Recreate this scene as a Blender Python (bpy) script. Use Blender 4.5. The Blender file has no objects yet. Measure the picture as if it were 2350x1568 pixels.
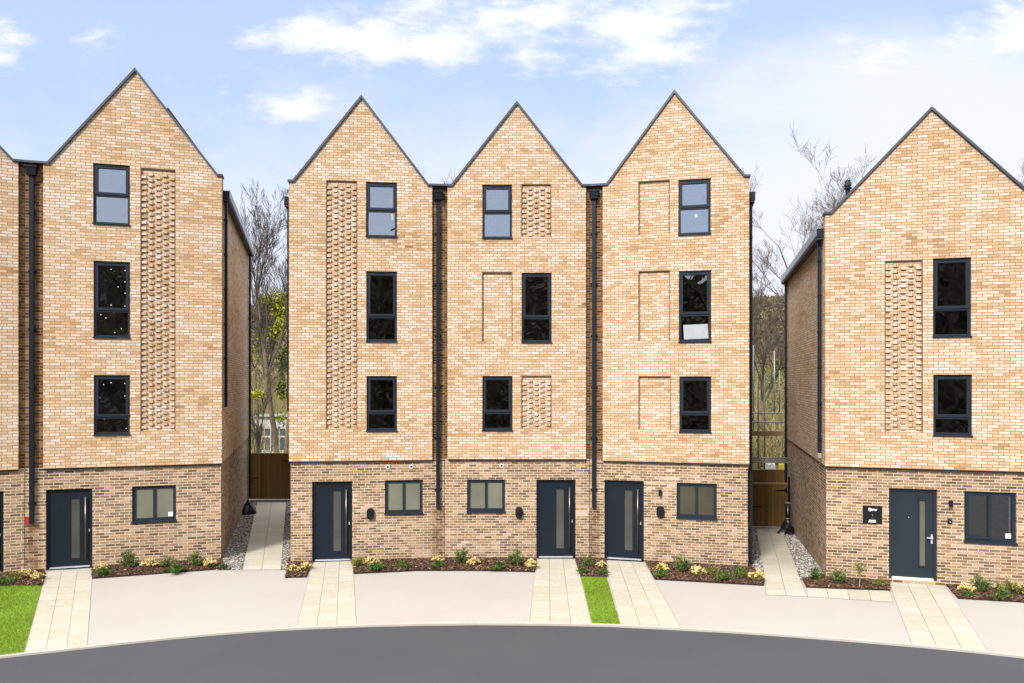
import bpy, math, random
from mathutils import Vector, Matrix
from mathutils.geometry import tessellate_polygon
random.seed(7)
SC = bpy.context.scene
COL = SC.collection
R = math.radians
# ------------------------------------------------------------------ camera model
F, CX, HY, CZ = 1674.0, 1175.0, 872.0, 4.9       # focal length, optical axis, horizon row, eye height

def gp(x, y, z=0.0):
    Y = F * (CZ - z) / (y - HY)
    return Vector(((x - CX) / F * Y, Y, z))

def lin(r, g, b):
    def f(c):
        c /= 255.0
        return c / 12.92 if c <= 0.04045 else ((c + 0.055) / 1.055) ** 2.4
    return (f(r), f(g), f(b), 1.0)

# ------------------------------------------------------------------ tagging
def tag(o, label=None, cat=None, group=None, kind=None):
    if label: o['label'] = label
    if cat: o['category'] = cat
    if group: o['group'] = group
    if kind: o['kind'] = kind
    return o

def empty(name, loc=(0, 0, 0), rz=0.0):
    o = bpy.data.objects.new(name, None)
    o.empty_display_size = 0.3
    o.location = loc
    o.rotation_euler = (0, 0, rz)
    COL.objects.link(o)
    return o

# ------------------------------------------------------------------ mesh collector
class MB:
    def __init__(s):
        s.v = []; s.f = []; s.uv = []; s.mi = []
    def face(s, pts, uvs=None, mi=0):
        b = len(s.v)
        s.v.extend([tuple(p) for p in pts])
        s.f.append(tuple(range(b, b + len(pts))))
        s.uv.append(uvs if uvs else [(0, 0)] * len(pts))
        s.mi.append(mi)
    def box(s, a, b, mi=0, uvm=False):
        x0, y0, z0 = [min(p, q) for p, q in zip(a, b)]
        x1, y1, z1 = [max(p, q) for p, q in zip(a, b)]
        P = [(x0,y0,z0),(x1,y0,z0),(x1,y1,z0),(x0,y1,z0),(x0,y0,z1),(x1,y0,z1),(x1,y1,z1),(x0,y1,z1)]
        for q, ax in (((0,1,5,4),'xz'),((1,2,6,5),'yz'),((2,3,7,6),'xz'),((3,0,4,7),'yz'),((4,5,6,7),'xy'),((3,2,1,0),'xy')):
            pts = [P[i] for i in q]
            if ax == 'xz': uv = [(p[0], p[2]) for p in pts]
            elif ax == 'yz': uv = [(p[1], p[2]) for p in pts]
            else: uv = [(p[0], p[1]) for p in pts]
            s.face(pts, uv, mi)
    def obox(s, c, ax, ay, az, mi=0):
        c = Vector(c); ax = Vector(ax); ay = Vector(ay); az = Vector(az)
        P = [c - ax - ay - az, c + ax - ay - az, c + ax + ay - az, c - ax + ay - az,
             c - ax - ay + az, c + ax - ay + az, c + ax + ay + az, c - ax + ay + az]
        for q in ((0,1,5,4),(1,2,6,5),(2,3,7,6),(3,0,4,7),(4,5,6,7),(3,2,1,0)):
            s.face([P[i] for i in q], None, mi)
    def tube(s, p, q, r0, r1=None, n=6, mi=0, cap=True):
        p = Vector(p); q = Vector(q); r1 = r0 if r1 is None else r1
        d = (q - p)
        if d.length < 1e-6: return
        d.normalize()
        a = d.orthogonal().normalized(); b = d.cross(a)
        A = []; B = []
        for i in range(n):
            t = 2 * math.pi * i / n
            o = a * math.cos(t) + b * math.sin(t)
            A.append(p + o * r0); B.append(q + o * r1)
        base = len(s.v)
        s.v.extend([tuple(x) for x in A + B])
        for i in range(n):
            j = (i + 1) % n
            s.f.append((base + i, base + j, base + n + j, base + n + i))
            s.uv.append([(0, 0)] * 4); s.mi.append(mi)
        if cap:
            s.f.append(tuple(base + i for i in reversed(range(n)))); s.uv.append([(0, 0)] * n); s.mi.append(mi)
            s.f.append(tuple(base + n + i for i in range(n))); s.uv.append([(0, 0)] * n); s.mi.append(mi)
    def build(s, name, mats, parent=None, smooth=False):
        m = bpy.data.meshes.new(name)
        m.from_pydata(s.v, [], s.f)
        if not isinstance(mats, (list, tuple)): mats = [mats]
        for k in mats: m.materials.append(k)
        ul = m.uv_layers.new(name='UVMap')
        flat = []
        for u in s.uv:
            for a in u: flat.extend(a)
        ul.data.foreach_set('uv', flat)
        m.polygons.foreach_set('material_index', s.mi)
        if smooth: m.polygons.foreach_set('use_smooth', [True] * len(s.f))
        m.update()
        o = bpy.data.objects.new(name, m)
        COL.objects.link(o)
        if parent: o.parent = parent
        return o

# ------------------------------------------------------------------ node helper
class NT:
    def __init__(s, name):
        s.m = bpy.data.materials.new(name); s.m.use_nodes = True
        s.t = s.m.node_tree; s.t.nodes.clear()
        s.out = s.t.nodes.new('ShaderNodeOutputMaterial')
    def n(s, kind, **kw):
        nd = s.t.nodes.new(kind)
        for k, v in kw.items(): setattr(nd, k, v)
        return nd
    def l(s, a, b): s.t.links.new(a, b)
    def put(s, sock, v):
        if hasattr(v, 'is_output'): s.l(v, sock)
        else: sock.default_value = v
    def math(s, op, a, b=0.0, c=None, clamp=False):
        nd = s.n('ShaderNodeMath', operation=op); nd.use_clamp = clamp
        s.put(nd.inputs[0], a); s.put(nd.inputs[1], b)
        if c is not None: s.put(nd.inputs[2], c)
        return nd.outputs[0]
    def mix(s, f, a, b, blend='MIX'):
        nd = s.n('ShaderNodeMix', data_type='RGBA', blend_type=blend)
        s.put(nd.inputs[0], f); s.put(nd.inputs[6], a); s.put(nd.inputs[7], b)
        return nd.outputs[2]
    def ramp(s, f, stops, interp='LINEAR'):
        nd = s.n('ShaderNodeValToRGB'); cr = nd.color_ramp; cr.interpolation = interp
        while len(cr.elements) > 1: cr.elements.remove(cr.elements[0])
        cr.elements[0].position = stops[0][0]; cr.elements[0].color = stops[0][1]
        for p, c in stops[1:]:
            e = cr.elements.new(p); e.color = c
        s.put(nd.inputs[0], f)
        return nd.outputs[0]
    def noise(s, vec, scale, detail=2.0, rough=0.5, out=0, dist=0.0):
        nd = s.n('ShaderNodeTexNoise')
        if vec is not None: s.l(vec, nd.inputs['Vector'])
        nd.inputs['Scale'].default_value = scale; nd.inputs['Detail'].default_value = detail
        nd.inputs['Roughness'].default_value = rough; nd.inputs['Distortion'].default_value = dist
        return nd.outputs[out]
    def comb(s, x, y, z=0.0):
        nd = s.n('ShaderNodeCombineXYZ')
        s.put(nd.inputs[0], x); s.put(nd.inputs[1], y); s.put(nd.inputs[2], z)
        return nd.outputs[0]
    def maprange(s, v, a, b, c=0.0, d=1.0, smooth=False):
        nd = s.n('ShaderNodeMapRange')
        if smooth: nd.interpolation_type = 'SMOOTHSTEP'
        s.put(nd.inputs[0], v)
        for i, k in enumerate((a, b, c, d)): s.put(nd.inputs[1 + i], k)
        return nd.outputs[0]
    def bsdf(s, color, rough=0.8, metal=0.0, spec=0.5, normal=None, **kw):
        p = s.n('ShaderNodeBsdfPrincipled')
        s.put(p.inputs['Base Color'], color); s.put(p.inputs['Roughness'], rough)
        s.put(p.inputs['Metallic'], metal); s.put(p.inputs['Specular IOR Level'], spec)
        if normal is not None: s.l(normal, p.inputs['Normal'])
        for k, v in kw.items(): s.put(p.inputs[k], v)
        s.l(p.outputs[0], s.out.inputs[0])
        return p
    def bump(s, h, strength=0.5, dist=0.01):
        b = s.n('ShaderNodeBump'); s.put(b.inputs['Height'], h)
        b.inputs['Strength'].default_value = strength; b.inputs['Distance'].default_value = dist
        return b.outputs[0]
    def obj(s): return s.n('ShaderNodeTexCoord').outputs['Object']
    def geo(s): return s.n('ShaderNodeNewGeometry').outputs['Position']

def plain(name, c, rough=0.6, metal=0.0, var=0.12, scale=6.0, spec=0.5, bump=0.0):
    n = NT(name); p = n.geo()
    f = n.noise(p, scale, 4, 0.6)
    k = n.maprange(f, 0.25, 0.75, 1 - var, 1 + var)
    col = n.mix(1.0, c, n.comb(k, k, k), 'MULTIPLY')
    n.bsdf(col, rough, metal, spec, n.bump(n.noise(p, scale * 12, 3), bump, 0.005) if bump else None)
    return n.m

def brick(name, bw, bh, stops, mortar, seed, mw=0.010, pale=0.0, dirt=0.0, grade=0.0, tint=None, stain=None, pinky=True):
    n = NT(name)
    uvn = n.n('ShaderNodeUVMap'); sp = n.n('ShaderNodeSeparateXYZ'); n.l(uvn.outputs[0], sp.inputs[0])
    uvv = uvn.outputs[0]
    wob = n.noise(uvv, 9.0, 3, 0.6)
    w = n.math('MULTIPLY', n.math('SUBTRACT', wob, 0.5), 0.012)
    wob2 = n.noise(uvv, 33.0, 2, 0.6)
    w2 = n.math('MULTIPLY', n.math('SUBTRACT', wob2, 0.5), 0.010)
    u = n.math('ADD', sp.outputs[0], w2)
    v = n.math('ADD', n.math('ADD', sp.outputs[1], w), n.math('MULTIPLY', w2, 0.5))
    vr = n.math('DIVIDE', v, bh); row = n.math('FLOOR', vr)
    rr = n.n('ShaderNodeTexWhiteNoise', noise_dimensions='2D'); n.l(n.comb(row, seed), rr.inputs['Vector'])
    off = n.math('ADD', n.math('MULTIPLY', n.math('MODULO', row, 2.0), 0.5), n.math('MULTIPLY', rr.outputs['Value'], 0.10))
    ur = n.math('ADD', n.math('DIVIDE', u, bw), off); col = n.math('FLOOR', ur)
    fu = n.math('SUBTRACT', ur, col); fv = n.math('SUBTRACT', vr, row)
    def edge(f, size):
        k = mw / size
        a = n.math('MINIMUM', f, n.math('SUBTRACT', 1.0, f))
        return n.maprange(a, k * 0.32, k * 0.72, 0.0, 1.0, True)
    mask = n.math('MULTIPLY', edge(fu, bw), edge(fv, bh))          # 1 = brick, 0 = joint
    wn = n.n('ShaderNodeTexWhiteNoise', noise_dimensions='3D'); n.l(n.comb(col, row, seed), wn.inputs['Vector'])
    sc = n.n('ShaderNodeSeparateColor'); n.l(wn.outputs['Color'], sc.inputs[0])
    big = n.noise(uvv, 0.55, 3, 0.55)
    stretch = n.n('ShaderNodeMapping'); stretch.inputs['Scale'].default_value = (0.35, 1.1, 1)
    stretch.inputs['Location'].default_value = (seed * 3.1, seed, 0)
    n.l(uvv, stretch.inputs['Vector'])
    band = n.noise(stretch.outputs[0], 1.0, 3, 0.6)
    t = n.math('ADD', n.math('MULTIPLY', sc.outputs[0], 0.70), n.math('MULTIPLY', n.math('SUBTRACT', band, 0.5), 0.9))
    t = n.math('ADD', t, n.math('ADD', 0.17, n.math('MULTIPLY', n.math('SUBTRACT', big, 0.5), 0.25)), clamp=True)
    c = n.ramp(t, stops)
    # within-brick mottling, dark kiss marks and specks
    mm = n.n('ShaderNodeMapping'); mm.inputs['Scale'].default_value = (1, 2.2, 1); n.l(uvv, mm.inputs['Vector'])
    mot = n.noise(mm.outputs[0], 22.0, 4, 0.65)
    k = n.maprange(mot, 0.25, 0.75, 0.80, 1.18)
    c = n.mix(1.0, c, n.comb(k, k, k), 'MULTIPLY')
    spk = n.maprange(n.noise(mm.outputs[0], 70.0, 2, 0.7), 0.62, 0.74, 0.0, 0.45)
    c = n.mix(spk, c, n.mix(1.0, c, (0.45, 0.36, 0.28, 1), 'MULTIPLY'))
    hue = n.maprange(sc.outputs[1], 0.0, 1.0, 0.93, 1.07)
    c = n.mix(1.0, c, n.comb(hue, 1.0, n.math('SUBTRACT', 2.0, hue)), 'MULTIPLY')
    if pinky:
        pk = n.maprange(sc.outputs[2], .78, .92, 0.0, .6)
        c = n.mix(pk, c, n.mix(1.0, c, (1.06, .92, .90, 1), 'MULTIPLY'))
    if pale:
        pm = n.maprange(n.noise(uvv, 1.6, 5, 0.7), 0.56, 0.72, 0.0, pale)
        pm = n.math('MULTIPLY', pm, n.maprange(sc.outputs[2], 0.2, 0.9, 0.25, 1.0))
        c = n.mix(pm, c, (0.56, 0.50, 0.43, 1))
    mk = n.maprange(n.noise(uvv, 5.0, 3, 0.6), 0.3, 0.7, 0.86, 1.12)
    mc = n.mix(1.0, mortar, n.comb(mk, mk, mk), 'MULTIPLY')
    c = n.mix(mask, mc, c)
    if dirt:
        dm = n.maprange(n.noise(stretch.outputs[0], 2.0, 5, 0.65), 0.50, 0.70, 0.0, dirt)
        c = n.mix(dm, c, n.mix(1.0, c, (0.42, 0.36, 0.30, 1), 'MULTIPLY'))
    if stain:
        u0, w0, zt = stain
        du = n.math('ABSOLUTE', n.math('SUBTRACT', n.math('ADD', sp.outputs[0], n.math('MULTIPLY', n.math('SUBTRACT', n.noise(stretch.outputs[0], 3.0, 4, .6), .5), .18)), u0))
        sm = n.math('MULTIPLY', n.maprange(du, w0 * .25, w0, 1, 0, True), n.maprange(sp.outputs[1], zt - .1, zt, 1, 0, True))
        sm = n.math('MULTIPLY', sm, n.maprange(n.noise(uvv, 6.0, 4, .7), .35, .6, .25, .85))
        c = n.mix(sm, c, n.mix(1.0, c, (0.40, 0.30, 0.18, 1), 'MULTIPLY'))
    if tint: c = n.mix(1.0, c, tint, 'MULTIPLY')
    h = n.math('ADD', n.math('MULTIPLY', mask, 1.0), n.math('MULTIPLY', mot, 0.5))
    n.bsdf(c, 0.92, 0.0, 0.25, n.bump(h, 0.35, 0.006))
    return n.m

# ------------------------------------------------------------------ materials
BUFF = [(0.0, lin(122, 95, 70)), (0.06, lin(148, 119, 88)), (0.18, lin(168, 141, 109)), (0.36, lin(179, 154, 125)),
        (0.56, lin(185, 163, 138)), (0.72, lin(190, 173, 154)), (0.86, lin(193, 180, 166)), (1.0, lin(195, 187, 176))]
BROWN = [(0.0, lin(60, 50, 42)), (0.14, lin(84, 69, 58)), (0.34, lin(110, 90, 76)), (0.55, lin(132, 108, 88)),
         (0.75, lin(150, 126, 104)), (0.92, lin(168, 145, 129)), (1.0, lin(180, 162, 148))]
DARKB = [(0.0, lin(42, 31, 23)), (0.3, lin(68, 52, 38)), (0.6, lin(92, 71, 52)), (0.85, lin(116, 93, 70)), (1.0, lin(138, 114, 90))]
MORT_B = lin(142, 108, 70)
MORT_D = lin(194, 173, 140)
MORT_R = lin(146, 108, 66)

MET = plain('anthracite_metal', lin(40, 45, 52), 0.45, 0.0, 0.10, 3.0)
COPE = plain('coping_metal', lin(58, 62, 71), 0.5, 0.2, 0.10, 2.0)
PIPE = plain('dark_pipe', lin(22, 27, 33), 0.42, 0.0, 0.12, 4.0, 0.22)
FRAME = plain('window_frame_grey', lin(33, 40, 48), 0.38, 0.0, 0.05, 4.0, 0.22)
DOORM = plain('door_navy', lin(19, 27, 36), 0.42, 0.0, 0.07, 1.6, 0.22)
DOORG = plain('door_grey', lin(33, 41, 48), 0.45, 0.0, 0.07, 1.6, 0.22)
STEEL = plain('brushed_steel', lin(128, 110, 96), 0.3, 0.9, 0.08, 8.0)
ALU = plain('bright_aluminium', lin(205, 208, 212), 0.35, 0.6, 0.05, 8.0)
BLACKP = plain('black_plastic', lin(15, 16, 18), 0.35, 0.0, 0.15, 8.0)
DARKGAP = plain('black_gap', lin(14, 12, 11), 0.9)
WHITEP = plain('white_plastic', lin(225, 225, 222), 0.5, 0.0, 0.05)
REDP = plain('red_paint', lin(150, 24, 22), 0.6, 0.0, 0.15)
ROOF = plain('roof_slate', lin(48, 51, 56), 0.65, 0.0, 0.2, 5.0)
SOLAR = plain('solar_glass', lin(16, 18, 26), 0.15, 0.0, 0.1)
SOFFIT = plain('soffit', lin(52, 50, 48), 0.6)
FASCIA = plain('fascia_metal', lin(132, 140, 148), 0.35, 0.3, 0.08)

def glass(name, back, refl, tint=(1, 1, 1, 1), rough=0.0, wav=0.03):
    """glazing: mirror share over a see-through share"""
    n = NT(name); p = n.geo()
    nm = n.bump(n.noise(p, 1.1, 2, 0.5, 0, 0.6), 1.0, wav)
    g = n.n('ShaderNodeBsdfGlossy'); g.inputs['Roughness'].default_value = rough; g.inputs['Color'].default_value = tint
    n.l(nm, g.inputs['Normal'])
    t = n.n('ShaderNodeBsdfTransparent'); t.inputs['Color'].default_value = back
    m = n.n('ShaderNodeMixShader'); m.inputs[0].default_value = refl
    n.l(t.outputs[0], m.inputs[1]); n.l(g.outputs[0], m.inputs[2]); n.l(m.outputs[0], n.out.inputs[0])
    return n.m
GL_SKY = glass('window_glass_upper', (0.6, 0.6, 0.6, 1), 0.40, (0.80, 0.90, 1.0, 1), 0.0, 0.01)
GL_DARK = glass('window_glass', (0.55, 0.55, 0.55, 1), 0.21, (1, 1, 1, 1), 0.0, 0.010)
def frosted(name, c):
    n = NT(name); p = n.geo()
    k = n.maprange(n.noise(p, 0.9, 3, 0.5), 0.3, 0.7, 0.8, 1.2)
    n.bsdf(n.mix(1.0, c, n.comb(k, k, k), 'MULTIPLY'), 0.22, 0.0, 0.5, n.bump(n.noise(p, 1.6, 2, 0.5, 0, 0.6), 0.5, 0.04))
    return n.m
GL_BROWN = frosted('hazy_glass', lin(66, 62, 50))
GL_FROST = frosted('frosted_glass', lin(104, 104, 90))
GL_STRIP = frosted('door_strip_glass', lin(66, 66, 62))
GL_STRIP2 = frosted('door_strip_glass_pale', lin(96, 92, 80))
DOT = plain('sticker_white', lin(235, 238, 235), 0.6)
REVEAL = plain('reveal_tan', lin(112, 82, 50), .9)
ROOMW = plain('room_wall', lin(120, 116, 108), 0.9)

def paving(name):
    n = NT(name)
    uvn = n.n('ShaderNodeUVMap'); sp = n.n('ShaderNodeSeparateXYZ'); n.l(uvn.outputs[0], sp.inputs[0])
    p = n.geo()
    col = n.math('FLOOR', sp.outputs[0]); fu = n.math('SUBTRACT', sp.outputs[0], col)
    wn = n.n('ShaderNodeTexWhiteNoise', noise_dimensions='1D'); n.l(n.math('ADD', col, 3.7), wn.inputs['W'])
    vv = n.math('ADD', sp.outputs[1], n.math('MULTIPLY', wn.outputs['Value'], 0.35))
    row = n.math('FLOOR', vv); fv = n.math('SUBTRACT', vv, row)
    eu = n.maprange(n.math('MINIMUM', fu, n.math('SUBTRACT', 1.0, fu)), 0.009, 0.022, 0, 1)
    ev = n.maprange(n.math('MINIMUM', fv, n.math('SUBTRACT', 1.0, fv)), 0.008, 0.020, 0.45, 1)
    w2 = n.n('ShaderNodeTexWhiteNoise', noise_dimensions='2D'); n.l(n.comb(col, row), w2.inputs['Vector'])
    c = n.ramp(w2.outputs['Value'], [(0, lin(159, 152, 136)), (0.5, lin(162, 156, 141)), (1, lin(165, 160, 147))])
    k = n.maprange(n.noise(p, 7.0, 5, 0.65), 0.3, 0.7, 0.93, 1.06)
    c = n.mix(1.0, c, n.comb(k, k, k), 'MULTIPLY')
    spot = n.maprange(n.noise(p, 11.0, 2, 0.5), 0.70, 0.76, 0.0, 0.5)
    c = n.mix(spot, c, lin(118, 100, 76))
    m = n.math('MULTIPLY', eu, ev)
    c = n.mix(m, lin(122, 108, 84), c)
    n.bsdf(c, 0.85, 0, 0.3, n.bump(n.math('ADD', m, n.math('MULTIPLY', n.noise(p, 60, 3), 0.3)), 0.3, 0.006))
    return n.m
PAVE = paving('sandstone_paving')

def surf(name, a, b, scale, fine, rough=0.85, spots=None, bumpd=0.004):
    n = NT(name); p = n.geo()
    f = n.noise(p, scale, 5, 0.6)
    c = n.mix(n.maprange(f, 0.3, 0.7, 0, 1), a, b)
    k = n.maprange(n.noise(p, fine, 3, 0.7), 0.25, 0.75, 0.92, 1.08)
    c = n.mix(1.0, c, n.comb(k, k, k), 'MULTIPLY')
    if spots:
        s = n.maprange(n.noise(p, 9.0, 3, 0.6), 0.70, 0.78, 0, 0.5); c = n.mix(s, c, spots)
    n.bsdf(c, rough, 0, 0.3, n.bump(n.noise(p, fine * 1.5, 3, 0.7), 0.5, bumpd))
    return n.m
DRIVE = surf('driveway_resin', lin(153, 147, 139), lin(157, 151, 144), 0.5, 90.0, 0.85, lin(144, 137, 128))
ROAD = surf('asphalt', lin(60, 61, 63), lin(66, 66, 67), 0.35, 130.0, 0.9, lin(58, 58, 58))
KERB = surf('kerb_stone', lin(154, 151, 141), lin(160, 157, 148), 2.0, 60.0, 0.8)
EARTH = surf('earth', lin(92, 80, 52), lin(74, 82, 40), 0.4, 8.0, 0.95, None, 0.05)
HILLM = surf('hillside', lin(104, 88, 64), lin(84, 78, 54), 0.06, 0.9, 0.95, lin(122, 104, 82), 0.2)
MULCH = surf('mulch', lin(36, 25, 18), lin(52, 37, 27), 9.0, 40.0, 0.95, None, 0.02)
GRAVB = surf('gravel_base', lin(48, 43, 38), lin(68, 62, 55), 20.0, 60.0, 0.95)
TURF = surf('turf_base', lin(88, 114, 26), lin(108, 134, 38), 2.0, 40.0, 0.95)

def randcol(name, stops, rough=0.8, trans=0.0, seedscale=1.0, spec=0.3):
    """colour varies per loose piece (Random Per Island)"""
    n = NT(name); g = n.n('ShaderNodeNewGeometry')
    c = n.ramp(g.outputs['Random Per Island'], stops)
    p = n.bsdf(c, rough, 0, spec)
    if trans:
        tr = n.n('ShaderNodeBsdfTranslucent'); n.l(c, tr.inputs[0])
        mx = n.n('ShaderNodeMixShader'); mx.inputs[0].default_value = trans
        n.l(p.outputs[0], mx.inputs[1]); n.l(tr.outputs[0], mx.inputs[2]); n.l(mx.outputs[0], n.out.inputs[0])
    return n.m
GRASS = randcol('grass_blade', [(0, lin(92, 120, 26)), (0.5, lin(126, 156, 38)), (0.85, lin(148, 172, 54)), (1, lin(166, 174, 96))], 0.7, 0.3)
PEBBLE = randcol('pebble', [(0, lin(62, 56, 52)), (0.35, lin(112, 106, 99)), (0.7, lin(148, 141, 134)), (1, lin(184, 178, 171))], 0.8)
BARK = randcol('bark_chip', [(0, lin(32, 22, 16)), (0.4, lin(58, 41, 30)), (0.75, lin(86, 63, 47)), (0.95, lin(128, 96, 76)), (1, lin(164, 132, 106))], 0.9)
LEAFG = randcol('leaf_green', [(0, lin(34, 58, 22)), (0.5, lin(62, 92, 34)), (0.85, lin(92, 120, 48)), (1, lin(124, 140, 60))], 0.6, 0.25)
LEAFO = randcol('leaf_olive', [(0, lin(60, 70, 28)), (0.5, lin(104, 110, 48)), (1, lin(160, 150, 78))], 0.6, 0.25)
PETAL = randcol('flower_cream', [(0, lin(190, 154, 86)), (0.3, lin(214, 188, 118)), (0.7, lin(222, 204, 146)), (1, lin(226, 216, 180))], 0.7, 0.2)
IVY = randcol('ivy_leaf', [(0, lin(84, 96, 20)), (0.4, lin(142, 150, 32)), (0.75, lin(184, 178, 46)), (1, lin(206, 196, 80))], 0.6, 0.3)
IVYD = randcol('ivy_dark_leaf', [(0, lin(34, 52, 18)), (0.5, lin(62, 82, 28)), (1, lin(110, 118, 40))], 0.6, 0.25)
EVER = randcol('evergreen_leaf', [(0, lin(44, 54, 26)), (0.5, lin(78, 88, 40)), (1, lin(118, 116, 62))], 0.7, 0.15)
TWIG = randcol('twig_brown', [(0, lin(88, 78, 46)), (0.5, lin(136, 124, 78)), (1, lin(172, 160, 112))], 0.9)
BARKT = surf('tree_bark', lin(88, 78, 64), lin(118, 106, 88), 3.0, 30.0, 0.95, None, 0.02)
TWIGT = surf('tree_twig', lin(74, 66, 56), lin(98, 88, 76), 3.0, 30.0, 0.95, None, 0.0)

def timber(name, a, b):
    n = NT(name)
    uvn = n.n('ShaderNodeUVMap'); sp = n.n('ShaderNodeSeparateXYZ'); n.l(uvn.outputs[0], sp.inputs[0])
    ur = n.math('DIVIDE', sp.outputs[0], 0.125); col = n.math('FLOOR', ur); fu = n.math('SUBTRACT', ur, col)
    wn = n.n('ShaderNodeTexWhiteNoise', noise_dimensions='1D'); n.l(col, wn.inputs['W'])
    mp = n.n('ShaderNodeMapping'); mp.inputs['Scale'].default_value = (18, 1.2, 1); n.l(uvn.outputs[0], mp.inputs[0])
    g = n.noise(mp.outputs[0], 1.5, 4, 0.6)
    c = n.mix(n.math('ADD', n.math('MULTIPLY', wn.outputs['Value'], 0.5), n.math('MULTIPLY', g, 0.5)), a, b)
    e = n.maprange(n.math('MINIMUM', fu, n.math('SUBTRACT', 1.0, fu)), 0.02, 0.06, 0.25, 1)
    c = n.mix(e, lin(40, 26, 12), c)
    n.bsdf(c, 0.75, 0, 0.3, n.bump(e, 0.6, 0.008))
    return n.m
WOOD = timber('gate_timber', lin(88, 63, 32), lin(128, 98, 56))
WOODL = plain('timber_rail', lin(132, 108, 74), 0.8)
GALV = plain('galvanised_steel', lin(150, 148, 140), 0.5, 0.5, 0.15)
SCAFF = plain('scaffold_tube', lin(112, 108, 98), 0.55, 0.3, 0.2)

# ------------------------------------------------------------------ houses
class House:
    """local frame: x along the facade (seen left to right), y into the house, z up; the brown ground floor wall is y = 0"""
    def __init__(s, name, pL, pR):
        a = Vector(((pL[0] - CX) / F * pL[1], pL[1], 0)); b = Vector(((pR[0] - CX) / F * pR[1], pR[1], 0))
        s.o = a; s.u = (b - a).normalized(); s.W = (b - a).length
        s.d = Vector((-s.u.y, s.u.x, 0))                     # into the house
        s.rz = math.atan2(s.u.y, s.u.x)
        s.root = empty(name, a, s.rz)
    def un(s, x, y, c=0.0):
        """sight line to the plane y = c, in local x and z"""
        dr = Vector(((x - CX) / F, 1.0, (HY - y) / F)); cam = Vector((0, 0, CZ))
        t = (s.o + s.d * c - cam).dot(s.d) / dr.dot(s.d)
        p = cam + dr * t
        return (p - s.o).dot(s.u), p.z
    def rect(s, r, c):
        x0, y0, x1, y1 = r
        a = s.un(x0, (y0 + y1) / 2, c)[0]; b = s.un(x1, (y0 + y1) / 2, c)[0]
        m = (x0 + x1) / 2
        zt = s.un(m, y0, c)[1]; zb = s.un(m, y1, c)[1]
        return a, zb, b, zt
    def world(s, u, y, z): return s.o + s.u * u + s.d * y + Vector((0, 0, z))

FB = -0.08           # buff brick stands this far forward of the ground floor
def plate(mb, outer, holes, y, reveal, mi=0, uvo=0.0):
    loops = [[Vector((u, z, 0)) for u, z in outer]] + [[Vector((a, b, 0)), Vector((c, b, 0)), Vector((c, d, 0)), Vector((a, d, 0))] for a, b, c, d in holes]
    flat = [p for l in loops for p in l]
    for tri in tessellate_polygon(loops):
        p = [flat[i] for i in tri]
        nrm = (p[1] - p[0]).cross(p[2] - p[0]).z
        if abs(nrm) < 1e-9: continue
        if nrm < 0: p = [p[0], p[2], p[1]]
        mb.face([(q.x, y, q.y) for q in p], [(q.x + uvo, q.y) for q in p], mi)
    for (a, b, c, d), dep in zip(holes, reveal):
        y2 = y + dep
        for (p, q) in (((a, b), (a, d)), ((a, d), (c, d)), ((c, d), (c, b)), ((c, b), (a, b))):
            if p[0] == q[0]:
                uv = [(uvo + p[0], p[1]), (uvo + q[0], q[1]), (uvo + q[0] + dep, q[1]), (uvo + p[0] + dep, p[1])]
            else:
                uv = [(uvo + p[0], p[1]), (uvo + q[0], q[1]), (uvo + q[0], q[1] + dep), (uvo + p[0], p[1] + dep)]
            mb.face([(p[0], y, p[1]), (q[0], y, q[1]), (q[0], y2, q[1]), (p[0], y2, p[1])], uv, mi)

def bar_frame(mb, a, b, c, d, w, y0, y1):
    mb.box((a, y0, b), (a + w, y1, d)); mb.box((c - w, y0, b), (c, y1, d))
    mb.box((a + w, y0, d - w), (c - w, y1, d)); mb.box((a + w, y0, b), (c - w, y1, b + w))

def window(h, r, face, split, glasses, name='window', dots=None, items=None):
    """two-light upper window: opening sash over a fixed light; split is the height share of the sash"""
    a, b, c, d = r
    y = face + 0.045
    H = d - b; tz = d - H * split
    mb = MB(); bar_frame(mb, a + .004, b + .004, c - .004, d - .004, 0.05, y, y + 0.07)
    mb.box((a + .054, y + .002, tz - 0.03), (c - .054, y + 0.068, tz + 0.03))
    w = mb.build(name, FRAME, h.root)
    mb = MB(); bar_frame(mb, a + .038, tz + 0.018, c - .038, d - .045, 0.065, y - 0.018, y + 0.05)
    mb.build('sash', FRAME, w)
    mb = MB(); mb.box((a + .103, y + .03, tz + .083), (c - .103, y + .036, d - .11)); mb.build('pane', glasses[0], w)
    mb = MB(); mb.box((a + .054, y + .03, b + .054), (c - .054, y + .036, tz - .03)); mb.build('pane', glasses[1], w)
    mb = MB(); m = (a + c) / 2; k = (c - a) * 0.23
    mb.box((m - k, y - 0.034, d - .042), (m + k, y - 0.001, d - .022)); mb.build('trickle_vent', PIPE, w)
    mb = MB(); mb.box((a - .012, face - 0.045, b - 0.012), (c + .012, y + 0.02, b + 0.014)); mb.build('sill', FRAME, w)
    # thin bright bead round the lower light
    mb = MB()
    bar_frame(mb, a + .054, b + .054, c - .054, tz - .03, 0.008, y + .018, y + .029)
    mb.build('glazing_bead', MET, w)
    if dots:
        for (fx, fz) in dots:
            mb = MB()
            u = a + (c - a) * fx; z = d - H * fz
            n = 7; pts = [(u + .0115 * math.cos(2 * math.pi * i / n), y + .0285, z + .0115 * math.sin(2 * math.pi * i / n)) for i in range(n)]
            mb.face(pts); mb.build('spacer_sticker', DOT, w)
    return w

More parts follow.
